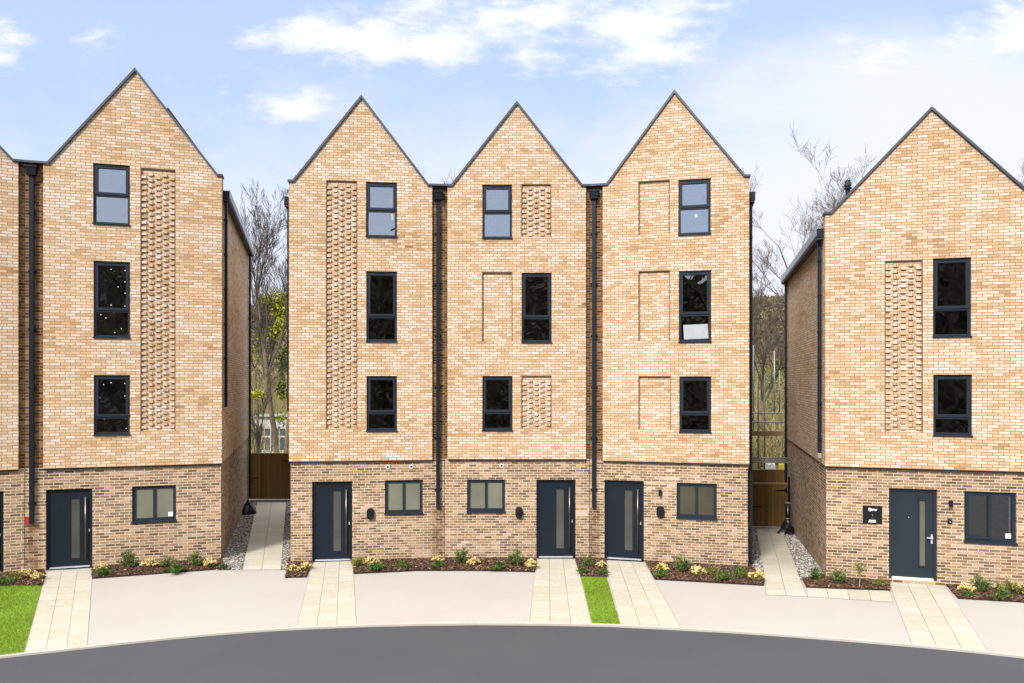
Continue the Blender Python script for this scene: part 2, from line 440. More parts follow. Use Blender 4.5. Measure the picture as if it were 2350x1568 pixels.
def gf_window(h, r, glasses, opening=False, sticker=False):
    a, b, c, d = r; y = 0.05; m = (a + c) / 2
    mb = MB(); bar_frame(mb, a + .004, b + .004, c - .004, d - .004, 0.075, y, y + 0.07)
    mb.box((m - .035, y + .001, b + .079), (m + .035, y + .069, d - .079))
    w = mb.build('window', FRAME, h.root)
    if opening:
        mb = MB(); bar_frame(mb, a + .05, b + .06, m + .03, d - .05, 0.06, y - 0.02, y + .05); mb.build('sash', FRAME, w)
    for i, (p, q) in enumerate(((a + .079, m - .035), (m + .035, c - .079))):
        mb = MB(); mb.box((p, y + .03, b + .079), (q, y + .036, d - .079)); mb.build('pane', glasses[i], w)
    mb = MB(); mb.box((a - .012, -0.05, b - 0.03), (c + .012, y + 0.02, b + 0.012)); mb.build('sill', FRAME, w)
    mb = MB(); mb.box((m - .16, y - .012, d - .045), (m + .16, y - .001, d - .03)); mb.build('trickle_vent', PIPE, w)
    if opening:
        mb = MB(); mb.box((c - .125, y + .040, b + .09), (c - .095, y + .06, d - .09)); mb.build('blind_edge', DOT, w)
    if sticker:
        mb = MB(); mb.box((c - .20, y + .024, b + .10), (c - .09, y + .0295, b + .21)); mb.build('pale_panel', DOT, w)
    return w

def door(h, r, style='bar'):
    a, b, c, d = r; y = 0.06; b = max(b, 0.03) if style == 'bar' else b
    W = c - a; H = d - b
    M = DOORM if style == 'bar' else DOORG
    mb = MB()
    mb.box((a + .003, y, b), (a + .07, y + .09, d - .003)); mb.box((c - .07, y, b), (c - .003, y + .09, d - .003))
    mb.box((a + .07, y, d - .073), (c - .07, y + .09, d - .003))
    D = mb.build('door', M, h.root)
    g0, g1 = (a + W * .507, a + W * .707) if style == 'bar' else (a + W * .655, a + W * .775)
    t0, t1 = (b + H * .113, b + H * .875) if style == 'bar' else (b + H * .15, b + H * .885)
    x0, x1, z0, z1 = a + .073, c - .073, b + .045, d - .077
    mb = MB()
    for p, q in (((x0, z0), (g0, z1)), ((g1, z0), (x1, z1)), ((g0, z0), (g1, t0)), ((g0, t1), (g1, z1))):
        mb.box((p[0], y + .018, p[1]), (q[0], y + .07, q[1]))
    mb.build('leaf', M, D)
    mb = MB(); mb.box((g0, y + .04, t0), (g1, y + .05, t1)); mb.build('glazing', GL_STRIP if style == 'bar' else GL_STRIP2, D)
    if style == 'bar':
        hx = a + W * .845
        mb = MB(); mb.tube((hx, y - .045, b + H * .095), (hx, y - .045, b + H * .895), .017, n=10)
        for f in (.14, .5, .85): mb.tube((hx, y - .045, b + H * f), (hx, y + .02, b + H * f), .010, n=8)
        mb.build('pull_handle', STEEL, D, True)
        mb = MB(); mb.box((a + W * .917 - .012, y + .008, b + H * .445), (a + W * .917 + .012, y + .019, b + H * .48))
        mb.build('lock', ALU, D)
        mb = MB(); mb.box((x0, y - .012, b - .005), (x1, y + .06, b + .028)); mb.build('threshold', ALU, D)
    else:
        mb = MB()
        for z in (t0, t1): mb.box((g0 - .045, y - .004, z - .015), (g1 + .03, y + .017, z + .015))
        for x in (g0 - .012, g1 + .012): mb.box((x - .012, y + .002, t0 + .016), (x + .012, y + .0175, t1 - .016))
        mb.build('glazing_trim', M, D)
        hx = a + W * .905; hz = b + H * .455
        mb = MB(); mb.box((hx - .02, y, hz - .11), (hx + .02, y + .0175, hz + .11))
        mb.tube((hx, y + .01, hz + .03), (hx, y - .05, hz + .03), .012, n=8); mb.tube((hx + .005, y - .05, hz + .03), (hx - .12, y - .05, hz + .03), .012, n=8)
        mb.build('lever_handle', ALU, D)
        mb = MB(); mb.box((x0, y - .03, b), (x1, y + .06, b + .05)); mb.build('threshold', WHITEP, D)
        mb = MB(); mb.tube((a + W * .43, y + .019, b + H * .68), (a + W * .43, y + .012, b + H * .68), .012, n=10); mb.build('spyhole', ALU, D)
    return D

def brick_panel(h, r, mats, course, brickw, cols=5, bricks=True):
    a, b, c, d = r; dep = 0.05 if bricks else 0.055; y = FB + dep
    mb = MB(); mb.face([(a, y, b), (c, y, b), (c, y, d), (a, y, d)], [(a + .3, b), (c + .3, b), (c + .3, d), (a + .3, d)])
    if bricks:
        pitch = (c - a) / cols; bw = brickw * .5 - .006
        zz = math.floor(d / course) * course
        k = 1
        while True:
            zt = zz - k * course + .0
            if zt - course < b + .01: break
            for i in range(cols):
                if (i + k) % 2 == 0:
                    x = a + pitch * (i + .5) + random.uniform(-.006, .006)
                    py = y - .034 - random.uniform(0, .010)
                    u0 = random.uniform(0, 40) // brickw * brickw; 
                    z0 = zt - course + .005; z1 = zt - .005
                    uo = u0 + .02
                    P = [(x - bw/2, z0), (x + bw/2, z0), (x + bw/2, z1), (x - bw/2, z1)]
                    uvq = [(uo + .03, z0 + .004), (uo + .10, z0 + .004), (uo + .10, z1 - .004), (uo + .03, z1 - .004)]
                    mb.face([(p[0], py, p[1]) for p in P], uvq)
                    for p, q in ((P[0], P[3]), (P[3], P[2]), (P[2], P[1]), (P[1], P[0])):
                        mb.face([(p[0], py, p[1]), (q[0], py, q[1]), (q[0], y, q[1]), (p[0], y, p[1])], uvq)
            k += 1
    po = mb.build('brick_panel' if bricks else 'blind_panel', mats, h.root)
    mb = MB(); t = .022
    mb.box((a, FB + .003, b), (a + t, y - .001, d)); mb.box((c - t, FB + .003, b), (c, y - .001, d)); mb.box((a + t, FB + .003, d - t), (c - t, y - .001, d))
    mb.build('panel_reveal', REVEAL, po)  # dark tan strips along the panel's sides and head

def coping(h, pts, th=0.056, y0=FB - .05, y1=FB + .30):
    P = [Vector((p[0], 0, p[1])) for p in pts]; up = []
    for i, p in enumerate(P):
        ds = []
        if i > 0: ds.append((p - P[i - 1]).normalized())
        if i < len(P) - 1: ds.append((P[i + 1] - p).normalized())
        ns = [Vector((-q.z, 0, q.x)) for q in ds]
        n = sum(ns, Vector()).normalized(); k = th / max(.4, n.dot(ns[0]))
        up.append(p + n * k)
    mb = MB()
    for i in range(len(P) - 1):
        a, b, c, d = P[i], P[i + 1], up[i + 1], up[i]
        f = lambda q, y: (q.x, y, q.z)
        mb.face([f(a, y0), f(b, y0), f(c, y0), f(d, y0)])
        mb.face([f(a, y1), f(d, y1), f(c, y1), f(b, y1)])
        mb.face([f(d, y0), f(c, y0), f(c, y1), f(d, y1)])
        mb.face([f(a, y0), f(a, y1), f(b, y1), f(b, y0)])
    for q, w in ((P[0], up[0]), (P[-1], up[-1])):
        mb.face([(q.x, y0, q.z), (w.x, y0, w.z), (w.x, y1, w.z), (q.x, y1, q.z)])
    mb.build('coping', COPE, h.root)

def downpipe(h, x, y, z0, z1, hopper=True, r=0.05, nbr=6, sq=True):
    mb = MB(); mb.box((x - r, y - r * .8, z0), (x + r, y + r * .8, z1))
    p = mb.build('downpipe', PIPE, h.root)
    for i in range(nbr):
        mb = MB(); z = z0 + (z1 - z0) * (i + .35) / nbr
        mb.box((x - r - .04, y + r * .2, z - .02), (x + r + .04, y + r * .8 + .012, z + .02))
        mb.box((x - r - .006, y - r * .8 - .006, z - .025), (x + r + .006, y + r * .8, z + .025))
        mb.build('bracket', PIPE, p)
    if hopper:
        w = .125
        mb = MB(); A = [(x - w, y - .13, z1 + .20), (x + w, y - .13, z1 + .20), (x + w, y + .07, z1 + .20), (x - w, y + .07, z1 + .20)]
        B = [(x - w * .8, y - .10, z1), (x + w * .8, y - .10, z1), (x + w * .8, y + .07, z1), (x - w * .8, y + .07, z1)]
        for i in range(4):
            j = (i + 1) % 4; mb.face([B[i], B[j], A[j], A[i]])
        mb.face(A); mb.face(B[::-1])
        mb.box((x - w - .015, y - .145, z1 + .20), (x + w + .015, y + .07, z1 + .235))
        mb.tube((x, y + .1, z1 + .29), (x, y - .04, z1 + .25), .05, n=10)
        mb.build('hopper', PIPE, p)

def make_house(name, label, pL, pR, bx, foot, zb, zf, za, zg, depth, course, bl, seed, wins, panels, gdoor, gwin,
               left_end, right_end, grp, apex_x=None, glass_gf=None, vents=(), pipe=None, joint=True, bz=-.3, side_len=None):
    h = House(name, pL, pR)
    tag(h.root, label, 'house', grp)
    W = h.W
    buff = brick(name + '_buff_brick', bl, course, BUFF, MORT_B, seed, 0.0150, 0.55, 0.12)
    st_ = None
    if pipe:
        su, szb = h.un(pipe[0], pipe[2], 0); st_ = (su + seed * .9 + .02, .26, szb + .05)
    brown = brick(name + '_brown_brick', bl, course, BROWN, MORT_D, seed + 5, 0.014, 0.45, 0.35, stain=st_)
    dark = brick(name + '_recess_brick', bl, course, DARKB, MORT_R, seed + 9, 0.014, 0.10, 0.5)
    b0 = h.un(bx[0], 740, FB)[0] if bx[0] is not None else -.03
    b1 = h.un(bx[1], 740, FB)[0] if bx[1] is not None else W + .03
    if left_end: b0 = -.03
    if right_end: b1 = W + .03
    f0 = b0 + foot; f1 = b1 - foot; ap = (b0 + b1) / 2
    wr = [(h.rect(w[0], FB), w) for w in wins]
    pr = [(h.rect(p[0], FB), p) for p in panels]
    holes = [r for r, _ in wr] + [r for r, _ in pr]
    rev = [0.14] * len(wr) + [0.05 if p[1] else 0.055 for _, p in pr]
    mb = MB()
    plate(mb, [(b0, zb), (b1, zb), (b1, zf), (f1, zf), (ap, za), (f0, zf), (b0, zf)], holes, FB, rev, 0, seed * 1.7)
    ue = seed * 1.7
    yl = depth if left_end else .01; yr = depth if right_end else .01
    zl = zg if left_end else zf; zr = zg if right_end else zf
    mb.face([(b0, yl, zb), (b0, FB, zb), (b0, FB, zl), (b0, yl, zl)], [(ue - yl, zb), (ue - FB, zb), (ue - FB, zl), (ue - yl, zl)])
    mb.face([(b1, FB, zb), (b1, yr, zb), (b1, yr, zr), (b1, FB, zr)], [(ue + b1 + FB, zb), (ue + b1 + yr, zb), (ue + b1 + yr, zr), (ue + b1 + FB, zr)])
    for e, x in ((left_end, b0), (right_end, b1)):
        if e:   # short parapet return above the gutter
            mb.face([(x, FB, zg), (x, .3, zg), (x, .3, zf), (x, FB, zf)], [(ue + x + FB, zg), (ue + x + .3, zg), (ue + x + .3, zf), (ue + x + FB, zf)])
    mb.face([(b0, .12, zb), (b1, .12, zb), (b1, FB, zb), (b0, FB, zb)], [(0, 0)] * 4)
    rear = MB(); rear.face([(b0, depth, bz - .7), (b0, depth, zg), (ap, depth, za - .2), (b1, depth, zg), (b1, depth, bz - .7)], [(b0, 0), (b0, zg), (ap, za), (b1, zg), (b1, 0)])
    rear.build('rear_wall', buff, h.root)
    # back of the parapet gable
    pb_ = MB(); pb_.face([(f1, .28, zf - .3), (ap, .28, za - .02), (f0, .28, zf - .3)], [(f1, zf), (ap, za), (f0, zf)])
    mb.build('wall', buff, h.root); pb_.build('parapet_back', buff, h.root)
    mb = MB(); mb.box((b0 + .012, FB + .014, zb - .034), (b1 - .012, -.002, zb - .002)); mb.build('shadow_gap_strip', DARKGAP, h.root)  # dark strip draws the overhang's shadow line and gap in colour
    # brown ground floor
    dr = [h.rect(g, 0) for g in gdoor]; gr = [h.rect(g, 0) for g in gwin]
    dr = [(a, max(b, .0), c, d) for a, b, c, d in dr]
    mb = MB()
    plate(mb, [(0, bz), (W, bz), (W, zb + .012), (0, zb + .012)], dr + gr, 0, [.12] * (len(dr) + len(gr)), 0, seed * .9)
    if left_end: mb.face([(0, depth, bz - .7), (0, 0, bz - .7), (0, 0, zb + .012), (0, depth, zb + .012)], [(-depth, bz - .7), (0, bz - .7), (0, zb), (-depth, zb)])
    if right_end: mb.face([(W, 0, bz - .7), (W, depth, bz - .7), (W, depth, zb + .012), (W, 0, zb + .012)], [(W, bz - .7), (W + depth, bz - .7), (W + depth, zb), (W, zb)])
    mb.build('ground_floor_wall', brown, h.root)
    # recessed strips beside the buff front
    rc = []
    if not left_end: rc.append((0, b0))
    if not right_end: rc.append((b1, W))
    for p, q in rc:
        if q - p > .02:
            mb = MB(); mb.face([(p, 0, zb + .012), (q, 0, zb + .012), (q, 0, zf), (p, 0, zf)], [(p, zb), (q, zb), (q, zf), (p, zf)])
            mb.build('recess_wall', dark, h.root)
    cp = [(0 if not left_end else b0 - .03, zf)] + [(f0, zf), (ap, za), (f1, zf)] + [(W if not right_end else b1 + .03, zf)]
    coping(h, cp)
    # roof
    mb = MB(); el = b0 - .05 if left_end else 0.0; er = b1 + .05 if right_end else W
    rz = za - .05; th = .12; zl = zg + .02; zr = zg + .02
    for y0, y1 in ((.20, depth + .15),):
        mb.face([(el, y0, zl), (el, y1, zl), (ap, y1, rz), (ap, y0, rz)]); mb.face([(ap, y0, rz), (ap, y1, rz), (er, y1, zr), (er, y0, zr)])
        mb.face([(el, y0, zl - th), (ap, y0, rz - th), (ap, y1, rz - th), (el, y1, zl - th)]); mb.face([(ap, y0, rz - th), (er, y0, zr - th), (er, y1, zr - th), (ap, y1, rz - th)])
        mb.face([(el, y1, zl), (el, y1, zl - th), (ap, y1, rz - th), (ap, y1, rz)]); mb.face([(ap, y1, rz), (ap, y1, rz - th), (er, y1, zr - th), (er, y1, zr)])
    mb.build('roof', ROOF, h.root)
    for e, x, sg in ((left_end, b0, -1), (right_end, b1, 1)):
        if e:
            mb = MB(); xo = x + sg * .17
            mb.box((x, .16, zg - .10), (xo, depth + .12, zg + .12)); g = mb.build('gutter', PIPE, h.root)
            mb = MB(); mb.box((x + sg * .003, .18, zg - .14), (xo - sg * .004, depth + .10, zg - .102)); mb.build('soffit', SOFFIT, g)
            mb = MB(); mb.box((xo, .165, zg - .06), (xo + sg * .012, depth + .115, zg + .145)); mb.build('fascia', FASCIA, g)
    # windows, doors, panels
    for r, w in wr: window(h, r, FB, w[1], w[2], dots=w[3] if len(w) > 3 else None)
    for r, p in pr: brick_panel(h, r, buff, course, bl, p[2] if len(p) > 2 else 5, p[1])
    for r in dr: door(h, r, 'lever' if name.startswith('detached') else 'bar')
    for r in gr: gf_window(h, r, glass_gf or [GL_FROST, GL_FROST], opening=name.startswith('detached'), sticker=name.startswith('detached') or seed == 2)
    for v in vents:
        u, z = h.un(v[0], v[1], 0)
        mb = MB(); n = 14
        for i in range(n):
            t0 = 2 * math.pi * i / n; t1 = 2 * math.pi * (i + 1) / n
            f = lambda r_, t, y: (u + r_ * math.cos(t), y, z + r_ * math.sin(t))
            mb.face([f(.036, t0, -.018), f(.036, t1, -.018), f(.055, t1, -.014), f(.055, t0, -.014)])
            mb.face([f(.055, t0, -.014), f(.055, t1, -.014), f(.055, t1, .01), f(.055, t0, .01)])
            mb.face([f(.036, t0, -.018), f(.036, t0, .02), f(.036, t1, .02), f(.036, t1, -.018)])
        ve = mb.build('vent_pipe', WHITEP, h.root)
        mb = MB(); mb.face([(u + .036 * math.cos(2 * math.pi * i / n), -.004, z + .036 * math.sin(2 * math.pi * i / n)) for i in range(n)]); mb.build('vent_hole', DARKGAP, ve)
    if pipe:
        px, ytop, ybot = pipe
        u, z0 = h.un(px, ybot, -.06); z1 = h.un(px, ytop, -.06)[1]
        downpipe(h, u, -.062, z0, z1)
    if joint and not right_end:
        mb = MB(); mb.box((W - .009, -.003, 0), (W + .003, .02, zf - .01)); mb.build('movement_joint', DARKGAP, h.root)
    # rooms behind the glass: floors and a rear partition so that nothing sees straight through
    mb = MB()
    for z in ((zb + .1, 5.45, 8.05) if za > 12 else (zb + .1, 5.6)):
        mb.box((b0 + .1, .16, z), (b1 - .1, depth - .1, z + .12))
    mb.box((b0 + .1, 3.6, .02), (b1 - .1, 3.7, zg - .3))
    mb.build('interior', ROOMW, h.root)
    h.b0, h.b1, h.f0, h.f1, h.ap, h.zf, h.za, h.zg, h.zb, h.depth = b0, b1, f0, f1, ap, zf, za, zg, zb, depth
    return h

TG = 'gabled brick townhouses round the bend'
up = (GL_SKY, GL_SKY); dk = (GL_DARK, GL_DARK)
dotA = [(.46, .10), (.84, .11), (.84, .26), (.65, .33), (.84, .41), (.46, .57), (.84, .58), (.18, .70), (.53, .67), (.74, .88), (.56, .93), (.32, .74)]
dotB = [(.25, .16), (.46, .13), (.84, .14), (.15, .38), (.84, .35), (.27, .74), (.86, .74), (.88, .90)]
dotC = [(.80, .14), (.80, .47)]
# left block: facade plane through the corner beside the alley
YR, ANG = 19.86, R(15.8)
cR = Vector(((507 - CX) / F * YR, YR, 0)); uL = Vector((math.cos(ANG), math.sin(ANG), 0))
def onleft(x):
    k = (x - CX) / F        # cR + t*uL hits the sight line of column x
    t = (k * cR.y - cR.x) / (uL.x - k * uL.y)
    p = cR + uL * t
    return (x, p.y)
ZF_L, ZA_L, ZG_L = 10.42, 13.02, 9.98
L = make_house('townhouse', 'tall gabled townhouse left of the left alley, textured brick strip right of its windows',
    onleft(57), (507, YR), (99, None), .13, 2.63, ZF_L, ZA_L, ZG_L, 9.6, .0752, .235, 2,
    [((213.5, 377, 298, 515), .52, up, dotC), ((214.5, 600, 298.5, 775), .65, dk, dotA), ((215, 861, 298, 998), .71, dk, dotB)],
    [((322, 387, 403, 989), True)], [(105, 1123, 212, 1313)], [(303, 1115, 404, 1196)], False, True, TG, pipe=(73, 403, 1203))
u57 = onleft(57)
u0_ = Vector((math.cos(R(25)), math.sin(R(25)), 0))
pl0 = Vector(((57 - CX) / F * u57[1], u57[1], 0)) - u0_ * 5.0
H0 = make_house('townhouse', 'brick townhouse at the left edge, mostly cut off, its gable sloping down to a valley',
    (CX + F * pl0.x / pl0.y, pl0.y), (57, u57[1]), (None, 42), .13, 2.63, ZF_L, ZA_L, ZG_L, 9.6, .0752, .235, 3,
    [], [], [(-105, 1130, 8, 1321)], [], False, False, TG)
# centre block
A = make_house('townhouse', 'townhouse right of the left alley, full-height textured brick strip left of its windows',
    (667, 19.5), (1021, 19.95), (None, 992), .13, 2.72, 10.17, 12.47, 9.72, 8.6, .0700, .210, 11,
    [((840, 418, 911, 544), .52, up), ((840.5, 623, 911, 784), .65, dk), ((841, 863, 911, 989), .68, dk)],
    [((748, 414, 820, 985), True)], [(716, 1105, 808.5, 1292)], [(883, 1102, 970, 1178)], True, False, TG,
    vents=[(890, 1072), (944, 1071)], pipe=(1005, 460, 1165))
B = make_house('townhouse', 'middle townhouse of the centre trio, with two short textured brick panels',
    (1021, 19.95), (1353, 19.95), (1027, 1345), .13, 2.74, 10.17, 12.40, 9.72, 8.6, .0700, .210, 17,
    [((1107, 424, 1175, 547), .52, up), ((1197, 626, 1266, 786), .65, dk), ((1107, 863, 1176, 988), .68, dk)],
    [((1196, 422, 1265, 544), True), ((1106, 624, 1176, 783), False), ((1196, 862, 1266, 984), True)],
    [(1231, 1101, 1321, 1284)], [(1072, 1101, 1159, 1174)], False, False, TG, vents=[(1151, 1069)])
Cc = make_house('townhouse', 'townhouse left of the right alley, with three plain recessed brick panels left of its windows',
    (1353, 19.95), (1716, 19.02), (1383, None), .13, 2.71, 10.17, 12.50, 9.72, 8.6, .0700, .210, 23,
    [((1557, 411, 1631, 538), .52, up), ((1558, 621, 1632, 785), .62, dk), ((1559, 864, 1632, 992), .68, dk)],
    [((1465, 414, 1537, 538), False), ((1465, 621, 1538, 783), False), ((1465, 863, 1540, 986), False)],
    [(1387, 1103, 1477.5, 1294)], [(1553, 1109, 1645, 1189)], False, True, TG, glass_gf=[GL_BROWN, GL_BROWN], pipe=(1363, 458, 1165))
# right house
YC, ANR = 18.04, R(-15.0)
cL = Vector(((1896 - CX) / F * YC, YC, 0)); uR = Vector((math.cos(ANR), math.sin(ANR), 0))
e = cL + uR * 4.62
Rr = make_house('detached_house', 'lower wide-gabled brick house at the right edge with a grey lever-handled front door',
    (1896, YC), (CX + F * e.x / e.y, e.y), (None, None), .14, 2.77, 8.98, 11.32, 8.56, 9.1, .0712, .228, 31,
    [((2141, 592, 2229, 773), .65, dk), ((2142, 860, 2231, 1000), .71, dk)],
    [((2030, 597, 2118, 992), True)], [(2040, 1122, 2151, 1332)], [(2213, 1129, 2333, 1245)], True, True, TG,
    glass_gf=[GL_DARK, GL_DARK], joint=False, bz=-.5)

# paper labels and a pale panel on the glass
def pane_panel(h, x0, y0, x1, y1, skew=0.0):
    a, b, c, d = h.rect((x0, y0, x1, y1), FB + .07)
    w = min([o for o in h.root.children if o.name.startswith('window')], key=lambda o: (sum((Vector(v) for v in o.bound_box), Vector()) / 8 - Vector(((a + c) / 2, 0, (b + d) / 2))).length)
    mb = MB(); k = (c - a) * skew; y = FB + .071
    P = [(a + k, y, b), (c, y, b + k), (c - k, y, d), (a, y, d - k)]; Q = [(p[0], y + .002, p[2]) for p in P]
    mb.face(P); mb.face(Q[::-1])
    for i in range(4): mb.face([P[i - 1], P[i], Q[i], Q[i - 1]])
    mb.build('pale_panel', PALE_PANEL, w)
PALE_PANEL = plain('pane_panel', lin(150, 154, 156), .8)
pane_panel(Cc, 1568, 744, 1626, 779, .03)  # pale panel low in the middle window
pane_panel(Cc, 1593, 490, 1602, 501, .3)
pane_panel(A, 897, 487, 903, 506, .3)
# extra pipes on the side walls
def side_pipe(h, side, y, z0, z1, r=.05, n=6):
    x = h.b1 + .07 if side > 0 else h.b0 - .07
    mb = MB(); mb.box((x - r * .8, y - r, z0), (x + r * .8, y + r, z1)); p = mb.build('downpipe', PIPE, h.root)
    for i in range(n):
        mb = MB(); z = z0 + (z1 - z0) * (i + .4) / n
        mb.box((x - r * .8 - .012, y - r - .03, z - .02), (x + r * .8 + .008, y + r + .03, z + .02))
        mb.build('bracket', PIPE, p)
side_pipe(L, 1, .32, 4.15, ZG_L - .1)
side_pipe(L, 1, 9.3, .25, ZG_L - .1)
side_pipe(A, -1, .30, 4.05, 9.62)
side_pipe(Cc, 1, .30, .0, 9.62)
side_pipe(Rr, -1, .42, 3.05, 8.46)
side_pipe(Rr, -1, 8.6, -.5, 8.46)
mb = MB(); mb.box((Rr.b0 - .115, .365, 2.93), (Rr.b0 - .025, .475, 3.05)); mb.build('pipe_socket', GALV, Rr.root)
# red patch of missing brick beside the left pipe
u, z = L.un(64, 1195, 0)
mb = MB(); mb.box((u - .06, -.006, z - .1), (u + .075, .02, z + .1)); mb.build('junction_recess', REDP, L.root)

# ---- things on the houses
def solar(h, side, y0, y1, s0, s1, lift, label):
    ez = h.zg + .02; ex = h.b1 if side > 0 else h.b0
    rp = Vector((h.ap, 0, h.za - .05)); ep = Vector((ex, 0, ez)); d = ep - rp
    n = Vector((-d.z, 0, d.x)); n = n if n.z > 0 else -n; n.normalize()
    p = rp + d * s0 + n * lift; q = rp + d * s1 + n * lift
    o = empty('solar_panel', h.world(p.x, y0, p.z), h.rz); tag(o, label, 'solar panel', 'roof solar panels')
    q = q - p; mb = MB()
    c = q / 2 + Vector((0, (y1 - y0) / 2, 0))
    mb.obox(c, q / 2, Vector((0, (y1 - y0) / 2, 0)), n * .02); mb.build('glass_face', SOLAR, o)
    mb = MB()
    for t in (0, 1): mb.obox(q * t + Vector((0, (y1 - y0) / 2, 0)), q.normalized() * .02, Vector((0, (y1 - y0) / 2, 0)), n * .03)
    for t in (0, 1): mb.obox(q * .5 + Vector((0, (y1 - y0) * t, 0)), q / 2, Vector((0, .02, 0)), n * .03)
    mb.obox(q * .5 + Vector((0, (y1 - y0) / 2, 0)) - n * lift * .5, q.normalized() * .03, Vector((0, .05, 0)), n * lift * .45)
    mb.build('rail_frame', PIPE, o)
solar(L, 1, .35, 1.9, .27, .68, .17, 'black solar panel on the right roof slope of the tall leftmost full house')
solar(Cc, -1, .35, 1.7, .16, .62, .17, 'dark solar panel on the left roof slope of the house left of the right alley')
solar(Rr, 1, .35, 1.2, .80, 1.04, .20, 'solar panel low on the right roof slope of the house at the right edge')
# roof vent terminal
o = empty('roof_vent', Rr.world(.82, 1.9, 9.62), Rr.rz); tag(o, 'small black capped vent pipe on the roof of the right house', 'roof vent')
mb = MB(); mb.tube((0, 0, 0), (0, 0, .52), .06, n=10); mb.build('pipe', BLACKP, o)
mb = MB(); mb.tube((0, 0, .50), (0, 0, .66), .095, .06, n=10); mb.tube((0, 0, .42), (0, 0, .46), .1, n=10); mb.build('cap', BLACKP, o)

def charger(h, x, y, label):
    u, z = h.un(x, y, -.05)
    o = empty('car_charger', h.world(u, 0, z), h.rz); tag(o, label, 'car charger', 'car chargers on the ground floor walls')
    def prof(w, hh, n=20):
        pts = []
        for i in range(n):
            t = 2 * math.pi * i / n; cz = math.sin(t); cx = math.cos(t)
            pts.append((math.copysign(abs(cx) ** .6, cx) * w, math.copysign(abs(cz) ** .7, cz) * hh))
        return pts
    mb = MB(); P0 = prof(.10, .15); P1 = prof(.085, .135); n = len(P0)
    for i in range(n):
        j = (i + 1) % n
        mb.face([(P0[i][0], 0, P0[i][1]), (P0[j][0], 0, P0[j][1]), (P0[j][0], -.07, P0[j][1]), (P0[i][0], -.07, P0[i][1])])
        mb.face([(P0[i][0], -.07, P0[i][1]), (P0[j][0], -.07, P0[j][1]), (P1[j][0], -.095, P1[j][1]), (P1[i][0], -.095, P1[i][1])])
    mb.face([(p[0], -.095, p[1]) for p in P1]); mb.build('housing', PIPE, o)
    mb = MB(); mb.tube((0, -.09, .045), (0, -.125, .045), .062, .055, n=18); mb.build('socket', BLACKP, o)
    mb = MB(); mb.box((-.05, -.105, -.10), (.05, -.094, -.055)); mb.build('display_slot', BLACKP, o)
charger(A, 850, 1180, 'dark oval car charger on the centre house beside the left alley')
charger(B, 1191, 1177, 'dark oval car charger between window and door on the middle house of the trio')
charger(Cc, 1515.5, 1175, 'dark oval car charger under a small black lamp beside the right alley house door')

def lamp(h, x, y, label):
    u, z = h.un(x, y, -.05)
    o = empty('wall_lamp', h.world(u, 0, z), h.rz); tag(o, label, 'wall lamp', 'small black wall lamps by the doors')
    mb = MB(); mb.tube((0, -.075, -.08), (0, -.075, .08), .042, n=12); mb.build('lamp_tube', BLACKP, o)
    mb = MB(); mb.box((-.035, -.05, -.04), (.035, -.0, .04)); mb.build('wall_bracket', BLACKP, o)
lamp(Cc, 1515, 1131, 'small black cylinder lamp above the car charger on the house left of the right alley')
lamp(Rr, 2182, 1156, 'small black cylinder lamp between the grey door and window of the right house')
u, z = Rr.un(2180, 1197, -.02)
o = empty('doorbell', Rr.world(u, 0, z), Rr.rz); tag(o, 'small black square doorbell right of the grey door', 'doorbell')
mb = MB(); mb.box((-.045, -.03, -.05), (.045, 0, .05)); mb.build('case', BLACKP, o)
mb = MB(); mb.tube((.005, -.03, -.012), (.005, -.036, -.012), .017, n=12); mb.build('button', ALU, o)

# house sign
a_, b_, c_, d_ = Rr.rect((1980, 1161, 2024.5, 1202), -.02)
o = empty('wall_sign', Rr.world(a_, 0, b_), Rr.rz); tag(o, 'black rectangular wall sign with white lettering left of the grey door', 'sign')
sw, sh = c_ - a_, d_ - b_
mb = MB(); mb.box((0, -.02, 0), (sw, 0, sh)); mb.build('board', BLACKP, o)
def text_mesh(txt, size, bold, mat, name, parent, loc, shear=0.0):
    cu = bpy.data.curves.new('t', 'FONT'); cu.body = txt; cu.size = size; cu.align_x = 'CENTER'; cu.align_y = 'CENTER'
    cu.offset = bold; cu.extrude = .0015; cu.shear = shear; cu.space_character = .95
    to = bpy.data.objects.new('t', cu); COL.objects.link(to)
    dg = bpy.context.evaluated_depsgraph_get(); me = bpy.data.meshes.new_from_object(to.evaluated_get(dg))
    bpy.data.objects.remove(to)
    me.materials.clear(); me.materials.append(mat); me.name = name
    ob = bpy.data.objects.new(name, me); COL.objects.link(ob); ob.parent = parent
    ob.location = loc; ob.rotation_euler = (math.pi / 2, 0, 0)
    return ob
text_mesh('Fjorw', .085, .0035, DOT, 'lettering', o, (sw * .5, -.0225, sh * .79), .1)
text_mesh('9', .075, .001, plain('sign_grey', lin(92, 92, 92)), 'number', o, (sw * .5, -.0225, sh * .46))
mb = MB()
for z0, w in ((.155, .36), (.075, .41)):
    x = sw * (.5 - w / 2) + .0
    random.seed(5)
    while x < sw * (.5 + w / 2) - .01:
        k = random.uniform(.008, .016); mb.box((x, -.0235, sh * z0), (x + k, -.0205, sh * z0 + .021)); x += k + .0035
mb.build('small_print', DOT, o)
mb = MB(); mb.box((sw * .40, -.0235, sh * .255), (sw * .60, -.0205, sh * .265)); mb.build('caption_line', plain('sign_dim', lin(150, 150, 150)), o)
